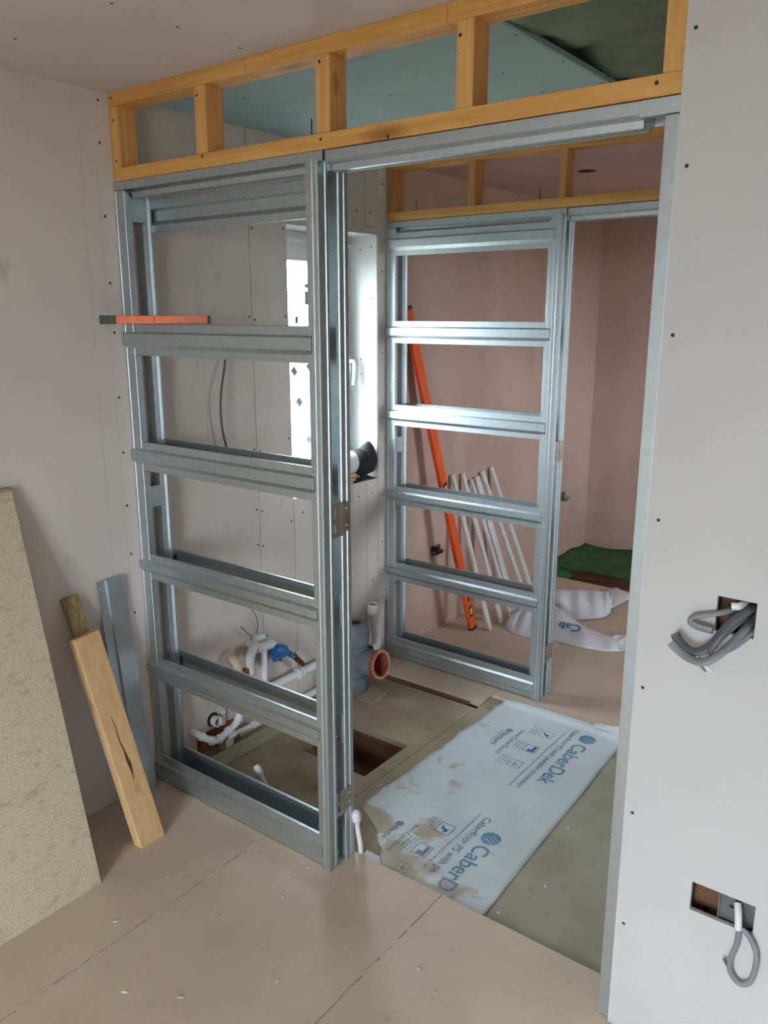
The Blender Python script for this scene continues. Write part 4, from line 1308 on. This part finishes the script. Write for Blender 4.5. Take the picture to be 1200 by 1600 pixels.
# back lobe
ribbon([(0.40, 2.47, 0.004), (0.52, 2.47, 0.004), (0.62, 2.53, 0.006), (0.70, 2.62, 0.010), (0.72, 2.70, 0.018)],
       [(0.34, 2.66, 0.105), (0.46, 2.70, 0.115), (0.56, 2.76, 0.115), (0.63, 2.82, 0.105), (0.66, 2.87, 0.085)], 'back_fold', 0.030)
ribbon([(0.34, 2.66, 0.105), (0.46, 2.70, 0.115), (0.56, 2.76, 0.115), (0.63, 2.82, 0.105), (0.66, 2.87, 0.085)],
       [(0.28, 2.75, 0.003), (0.38, 2.80, 0.003), (0.48, 2.88, 0.003), (0.56, 2.96, 0.003), (0.62, 2.99, 0.003)], 'back_fold', 0.012)
# flat tail running off to the right
ribbon([(0.66, 2.64, 0.006), (0.68, 2.82, 0.006), (0.70, 3.0, 0.006), (0.72, 3.10, 0.006)], [(0.50, 2.94, 0.02), (0.53, 3.05, 0.02), (0.57, 3.16, 0.02), (0.60, 3.135, 0.02)], 'flat_tail', 0.006)
ribbon([(0.84, 2.33, 0.02), (0.90, 2.37, 0.035), (0.96, 2.38, 0.035), (1.0, 2.34, 0.020)], [(0.86, 2.26, 0.018), (0.91, 2.25, 0.022), (0.97, 2.24, 0.018), (1.01, 2.24, 0.004)], 'right_curl', 0.012)
# letters on the front fold (upside down, as the film has turned over)
ez = Vector((-0.99, -0.10, 0.02)).normalized()
ey = Vector((0.05, -0.88, -0.33)).normalized()
ey = (ey - ez * ey.dot(ez)).normalized()
ex_n = ez.cross(ey)
mtx = Matrix.Translation(Vector((0.725, 2.255, 0.060))) @ Matrix(((ez.x, ey.x, ex_n.x), (ez.y, ey.y, ex_n.y), (ez.z, ey.z, ex_n.z))).to_4x4()
lettering('Cab', 0, 0, 0.125, M['print_strong'], t, mtx=mtx, bold=0.02)

# green sheet over the unfinished floor corner
t = thing('green_plastic_sheet', (0.5, 3.7, 0), 'dark green plastic sheet covering the far corner floor of the pink room', 'plastic sheet')
rows = []
for i in range(15):
    rr = []
    for k in range(31):
        x = 0.004 + 1.30 * k / 30
        y = 3.425 + 0.54 * i / 14
        z = 0.010 + 0.010 * math.sin(11 * x + 4 * y) + 0.007 * math.sin(19 * y - 7 * x) + max(0.030 * max(0, (y - 3.88) / 0.085) ** 2, 0.03 * max(0, (0.06 - x) / 0.06) ** 2)
        if x < 0.13:
            z -= 0.0
        if i == 0:
            z = -0.006
        rr.append((x, y, max(z, -0.02)))
    rows.append(rr)
MB().grid(rows).build('sheet', M['green_floor'], t, smooth='all', solid=0.002)
rows = []
for i in range(7):
    rr = []
    for k in range(7):
        x = 0.004 + 0.16 * k / 6 + 0.015 * math.sin(i)
        y = 3.195 + 0.24 * i / 6
        rr.append((x, y, -0.030 + 0.028 * (i / 6) + 0.006 * math.sin(4 * k + i) - 0.05 * (k / 6) ** 2))
    rows.append(rr)
MB().grid(rows).build('drooping_corner', M['green_floor'], t, smooth='all', solid=0.002)

# wires in the far wall sockets
t = thing('socket_wires', (0.0, 1.91, 0.46), 'black wires in the socket hole of the pink wall beside the orange level', 'wires')
for k in range(4):
    MB().tube(bez([(-0.03, 1.88 + 0.015 * k, 0.465), (0.008, 1.885 + 0.02 * k, 0.47 - 0.01 * (k % 2)), (0.02, 1.90 + 0.018 * k, 0.455), (0.012, 1.895 + 0.02 * k, 0.44)], 4), 0.006, 6).build('wire', M['black_plastic'], t, smooth=True)
t = thing('socket_wires', (0.0, 3.54, 0.48), 'dark green wires in the socket hole near the far corner', 'wires')
for k in range(3):
    MB().tube(bez([(-0.03, 3.52 + 0.02 * k, 0.48), (0.01, 3.52 + 0.02 * k, 0.49 - 0.01 * k), (0.03, 3.53 + 0.015 * k, 0.47), (0.02, 3.54 + 0.01 * k, 0.445)], 4), 0.008, 6).build('wire', M['green_sheet'], t, smooth=True)

# ================================================================== SOCKET CUT-OUTS IN THE NEAR PARTITION
YF = -0.0125


def cable(pts, r, m, label, flat=0.6, grp='cables from the upper socket hole'):
    o = MB().tube(bez(pts, 8), r, 12, flat=flat).build('socket_cable', m, smooth=True)
    return tag(o, label, 'cable', grp)


cable([(2.018, 0.03, 1.130), (2.010, -0.02, 1.126), (1.985, -0.045, 1.095), (1.955, -0.060, 1.060), (1.930, -0.060, 1.052), (1.905, -0.052, 1.062), (1.892, -0.045, 1.075)], 0.010, M['dark_cable'],
      'thick dark grey cable folded out of the upper socket hole, longest of the bundle')
cable([(2.026, 0.03, 1.118), (2.020, -0.030, 1.106), (1.995, -0.062, 1.068), (1.965, -0.078, 1.043), (1.935, -0.077, 1.042), (1.908, -0.067, 1.050), (1.890, -0.061, 1.060)], 0.009, M['grey_cable'],
      'mid grey cable lying along the underside of the folded dark cable')
cable([(2.000, 0.03, 1.140), (1.985, -0.015, 1.138), (1.955, -0.028, 1.128), (1.925, -0.032, 1.118), (1.918, -0.036, 1.106), (1.935, -0.040, 1.100), (1.965, -0.040, 1.098)], 0.009, M['grey_cable'],
      'grey cable looping back at the upper left of the socket hole')
cable([(2.030, 0.03, 1.150), (2.020, -0.018, 1.145), (2.000, -0.04, 1.125), (1.985, -0.055, 1.100), (1.972, -0.062, 1.075), (1.966, -0.058, 1.058)], 0.011, M['dark_cable'],
      'dark grey cable in the middle of the bundle, hanging straight down')
cable([(2.034, 0.03, 1.105), (2.030, -0.02, 1.098), (2.010, -0.04, 1.076), (1.988, -0.046, 1.058), (1.972, -0.044, 1.044)], 0.007, M['grey_cable'],
      'thin light grey cable at the lower right of the bundle', 0.8)
tag(MB().tube(bez([(2.012, 0.02, 1.156), (2.006, -0.016, 1.154), (1.992, -0.022, 1.152)], 5), 0.008, 8).build('sleeve', M['white_wire'], smooth=True),
    'short white sleeve at the top of the upper socket hole', 'sleeve')
for k, (dx, lab) in enumerate(((0.0, 'left bare cable end below the bundle'), (0.012, 'right bare cable end below the bundle'))):
    tag(MB().tube(bez([(1.938 + dx, -0.064, 1.046), (1.950 + dx, -0.062, 1.030), (1.964 + dx, -0.058, 1.014 + 0.004 * k)], 5), 0.0028, 8).build('cable_core', M['white_wire'] if k else M['grey_cable'], smooth=True),
        lab, 'wire', 'bare cable ends')
# lower hole: back box and hanging loop
t = thing('metal_back_box', (2.07, 0.02, 0.42), 'galvanised metal back box inside the lower socket hole', 'back box')
M['dark_steel'] = mat('shade_toned_zinc', (128, 132, 138), (108, 112, 118), rough=0.5, metal=1.0, scale=20)  # zinc colour darkened to stand for shade inside the hole
MB().box(2.030, 2.108, 0.006, 0.010, 0.405, 0.495).build('back_plate', M['dark_steel'], t)
MB().box(2.026, 2.030, 0.001, 0.012, 0.405, 0.495).build('side_plate', M['dark_steel'], t)
MB().box(2.050, 2.060, 0.004, 0.0058, 0.448, 0.454).build('slot', M['dark'], t)  # dark plate coloured as the shade of an opening in the box
MB().box(1.945, 2.025, 0.036, 0.045, 0.40, 0.50).build('noggin_face', M['joist'], t)
lp = thing('looped_cable', (2.10, -0.02, 0.36), 'grey flat cable looping down out of the lower socket hole', 'cable')
MB().tube(bez([(2.072, 0.002, 0.462), (2.074, -0.014, 0.452), (2.078, -0.022, 0.425), (2.078, -0.024, 0.385), (2.070, -0.026, 0.345), (2.072, -0.026, 0.312), (2.092, -0.026, 0.292),
              (2.112, -0.026, 0.305), (2.120, -0.026, 0.345), (2.118, -0.026, 0.385), (2.102, -0.024, 0.415), (2.084, -0.022, 0.428)], 8), 0.0062, 10, flat=0.7).build('cable', M['grey_cable'], lp, smooth=True)
MB().tube(bez([(2.066, -0.001, 0.470), (2.073, -0.016, 0.452), (2.078, -0.026, 0.424)], 5), 0.008, 10).build('stripped_sleeve', M['white_wire'], lp, smooth=True)
MB().tube(bez([(2.070, -0.026, 0.318), (2.060, -0.026, 0.330), (2.056, -0.026, 0.338)], 4), 0.003, 8).build('cut_end', M['dark_cable'], lp, smooth=True)
